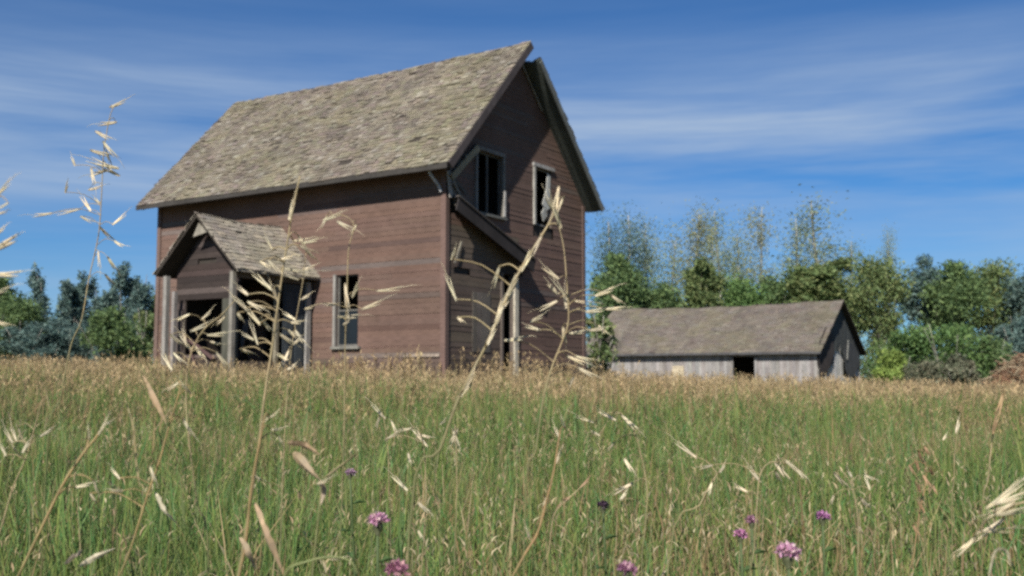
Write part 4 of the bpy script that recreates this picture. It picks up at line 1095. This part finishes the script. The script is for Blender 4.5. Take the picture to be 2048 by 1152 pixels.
stalk('stem with a large crumpled tan leaf and red yellow tip', 1.25, [(620, 1190), (634, 1060), (640, 1000), (642, 960)], [(634, 968, 660, 958, 8)],
      leaves=[([(576, 886), (610, 892), (642, 912)], 20, (0.50, 0.35, 0.21)), ([(586, 905), (612, 935), (642, 962)], 26, (0.50, 0.38, 0.24)), ([(642, 966), (644, 985), (640, 1012)], 17, (0.60, 0.46, 0.34)), ([(646, 958), (690, 925), (724, 898)], 6, (0.40, 0.33, 0.18))], col=(0.3, 0.3, 0.14), r=.0016)
stalk('small stalk with one bright seed in the grass before the farmhouse window', 1.9, [(778, 980), (776, 900), (768, 840), (756, 805)], [(743, 806, 771, 838, 8), (795, 870, 782, 840, 6), (760, 830, 750, 862, 6)], r=.0011)
stalk('feathery stalk in the grass straight below the house corner', 1.8, [(848, 1080), (852, 980), (848, 900), (836, 856)], [(823, 851, 855, 894, 8), (842, 870, 864, 876, 7), (790, 862, 826, 856, 6), (784, 949, 815, 981, 9), (836, 1005, 860, 1026, 9), (836, 1060, 846, 1080, 8), (816, 905, 822, 930, 7), (770, 880, 800, 862, 6)], r=.0013)
stalk('crossed pair of pale seeds on a thin stem in the open grass', 1.8, [(912, 1040), (914, 960), (912, 890), (910, 850)], [(906, 858, 919, 902, 9), (916, 856, 897, 894, 7), (880, 850, 892, 838, 6)], r=.0011)
stalk('brown dry stem leaning in the green grass below the gable doorway', 1.4, [(1016, 1170), (1050, 1108), (1075, 1066), (1092, 1005), (1108, 940), (1120, 860)], [(1086, 1020, 1096, 990, 9), (1110, 930, 1124, 896, 6), (1120, 880, 1108, 850, 6), (1132, 860, 1122, 832, 6), (1060, 1080, 1052, 1052, 7)], col=(0.42, 0.28, 0.14), r=.0022)
stalk('stalk with slanting seeds in the grass before the barn doorway wall', 1.7, [(1290, 1060), (1294, 980), (1280, 900), (1262, 850), (1236, 824)], [(1194, 818, 1232, 841, 8), (1243, 830, 1277, 862, 9), (1180, 860, 1200, 872, 7), (1150, 830, 1190, 846, 6), (1248, 917, 1269, 948, 9), (1222, 988, 1266, 966, 9), (1240, 1000, 1256, 980, 8), (1210, 905, 1230, 884, 6)], r=.0013)
stalk('stem bearing a rusty seed cluster in the grass below the gable', 1.6, [(1098, 1100), (1108, 1030), (1136, 998), (1176, 962)], [(1128, 1002, 1142, 994, 10), (1160, 976, 1178, 958, 6), (1112, 1020, 1122, 1006, 6)], scol=(0.50, 0.30, 0.20), r=.0012)
stalk('arching stalk with a glossy hanging seed head below the barn doorway', 1.6, [(1508, 1100), (1514, 1010), (1520, 950), (1540, 925), (1570, 926)], [(1549, 924, 1579, 961, 10), (1590, 936, 1616, 961, 9), (1550, 940, 1562, 968, 9), (1570, 920, 1600, 945, 8), (1494, 928, 1522, 965, 8), (1398, 936, 1426, 930, 7), (1468, 970, 1496, 984, 8)], r=.0014)
stalk('slanting pale stem in the grass below the barn panel', 1.7, [(1400, 1010), (1412, 985), (1430, 955), (1448, 932)], [(1440, 945, 1450, 928, 7), (1348, 880, 1394, 916, 9), (1424, 965, 1416, 990, 7)], r=.0016)
stalk('stem with scattered seeds between the two pairs of pink flowers', 1.6, [(1716, 1120), (1716, 1040), (1706, 980), (1692, 950)], [(1667, 945, 1697, 977, 9), (1720, 995, 1739, 1018, 10), (1696, 940, 1704, 955, 7), (1714, 1050, 1726, 1070, 9), (1728, 950, 1752, 960, 7), (1740, 980, 1730, 950, 6), (1660, 1010, 1668, 990, 7)], r=.0013)
stalk('reddish feathery stalk in the open grass under the wide lush bush', 1.9, [(1828, 1110), (1838, 1030), (1852, 960), (1848, 905)], [(1836, 900, 1846, 930, 8), (1848, 892, 1860, 912, 8), (1830, 915, 1838, 940, 7), (1858, 930, 1866, 950, 8), (1846, 950, 1862, 975, 8), (1832, 960, 1842, 985, 7), (1836, 1000, 1850, 1026, 7), (1826, 1050, 1840, 1074, 8), (1866, 970, 1874, 990, 6), (1818, 930, 1830, 950, 6)], scol=(0.45, 0.29, 0.17), col=(0.40, 0.26, 0.14), r=.0014)
stalk('single upright tan spike in the grass before the brush pile', 2.0, [(1976, 960), (1982, 900), (1990, 850), (2004, 792)], [(1985, 868, 1996, 826, 10), (1994, 834, 2006, 788, 10)], scol=(0.52, 0.36, 0.20), r=.0014)
stalk('short pale seed spike in the grass beneath the low yellowish bush', 2.2, [(1908, 960), (1910, 900), (1918, 838)], [(1912, 866, 1919, 838, 8), (1886, 880, 1894, 868, 7)], r=.0011)
stalk('heavy nodding stalk with long spikelets in the lower corner by the pink flowers', 1.15, [(2120, 1190), (2110, 1090), (2085, 1015), (2040, 1006), (1995, 1030)],
      [(1909, 1112, 1950, 1076, 12), (1944, 1080, 2010, 1036, 12), (1971, 1018, 2046, 960, 11), (1990, 1008, 2056, 985, 11), (1966, 1034, 2030, 1004, 11), (1990, 1030, 2060, 1016, 11), (1956, 1062, 2046, 1056, 8), (2000, 1000, 2060, 950, 9)],
      leaves=[([(1978, 1156), (1992, 1104), (2014, 1104), (2022, 1134)], 11, (0.45, 0.40, 0.27))], r=.0022)
stalk('bowed green brown blade arching along the lower frame before the porch', 1.15, [(560, 1200), (574, 1142), (612, 1124), (660, 1114), (700, 1122), (716, 1150)], [(660, 1118, 690, 1116, 8)], col=(0.25, 0.28, 0.12), r=.0018)

# ------------------------------------------------------------------ pink wild flowers
GF = 'pink wild flowers in the grass'
def flower(px, py, wpx, Y, label, tone=(0.58, 0.31, 0.45)):
    c = at(px, py, Y); g = gz(c.x, Y); base = Vector((c.x + random.uniform(-.03, .03), Y + .02, g - .02))
    root = empty('wild_flower', base); tag(root, label, 'flower', GF); L = lambda v: Vector(v) - base
    R = wpx / 2 / F * Y
    m = MB(); pth = smooth_path([base, base.lerp(c, .5) + Vector((.01, 0, 0)), c - Vector((0, 0, R * .6))])
    m.tube([L(p) for p in pth], [.0022] * len(pth), 5, (0.09, 0.13, 0.05)); m.build('stem', M_GRASS, root, True)
    lf = MB()
    for k in range(9):
        t = .45 + .06 * k; p = base.lerp(c, t); th = k * 2.4; d = Vector((math.cos(th), math.sin(th), .5)); sd = Vector((-math.sin(th), math.cos(th), 0))
        l = .055 - .003 * k; w_ = .009
        q = [L(p), L(p + d * l * .5 + sd * w_), L(p + d * l - Vector((0, 0, .012))), L(p + d * l * .5 - sd * w_)]
        lf.face(q, jit((0.07, 0.12, 0.04), .2))
    lf.build('leaf', M_GRASS, root)
    f = MB()
    for k in range(9):            # lobes of the head, each a tuft of narrow petals
        th = k * 2.399; el = .1 + 1.3 * (k / 9); ctr = c + Vector((math.cos(th) * math.cos(el), math.sin(th) * math.cos(el), math.sin(el) * .8 - .15)) * R * .55
        for j in range(20):
            d = Vector((random.gauss(0, 1), random.gauss(0, 1), random.gauss(.35, 1))).normalized()
            s_ = d.cross(Vector((random.random(), random.random(), random.random()))).normalized()
            l = R * random.uniform(.35, .62); w_ = R * .11
            tn = jit(random.choice([tone, tone, (tone[0] * 1.25, tone[1] * 1.7, tone[2] * 1.2), (tone[0] * .6, tone[1] * .5, tone[2] * .6)]), .2)
            f.face((L(ctr), L(ctr + d * l * .6 + s_ * w_), L(ctr + d * l), L(ctr + d * l * .6 - s_ * w_)), tn)
    f.build('flower_head', M_PETAL, root)
    cx = MB(); p = c - Vector((0, 0, R * .5)); cx.tube([L(p - Vector((0, 0, R * .5))), L(p), L(p + Vector((0, 0, R * .4)))], [R * .15, R * .42, R * .3], 7, (0.09, 0.10, 0.05)); cx.build('calyx', M_GRASS, root, True)
flower(755, 1043, 52, 1.5, 'pink flower standing alone in the grass before the farmhouse corner')
flower(1576, 1106, 58, 1.45, 'largest magenta flower at the front of the flower cluster')
flower(1481, 1070, 32, 1.6, 'small pink flower behind the largest magenta one', (0.48, 0.20, 0.36))
flower(1503, 1042, 30, 1.75, 'tiny dull pink bloom topping the small flower', (0.38, 0.18, 0.28))
flower(1645, 1034, 34, 1.7, 'pink flower beside the stem with scattered seeds', (0.46, 0.20, 0.40))
flower(1252, 1140, 46, 1.4, 'dull pink flower cut by the lower edge under the gable', (0.40, 0.19, 0.30))
flower(792, 1142, 60, 1.35, 'broad pinkish flower cut by the lower edge below the lone pink one', (0.42, 0.19, 0.27))
flower(700, 946, 26, 2.0, 'faint mauve flower beside the crumpled tan leaf', (0.36, 0.22, 0.32))
flower(1206, 1012, 30, 1.8, 'withered dark purple flower head in the grass below the gable', (0.14, 0.085, 0.13))
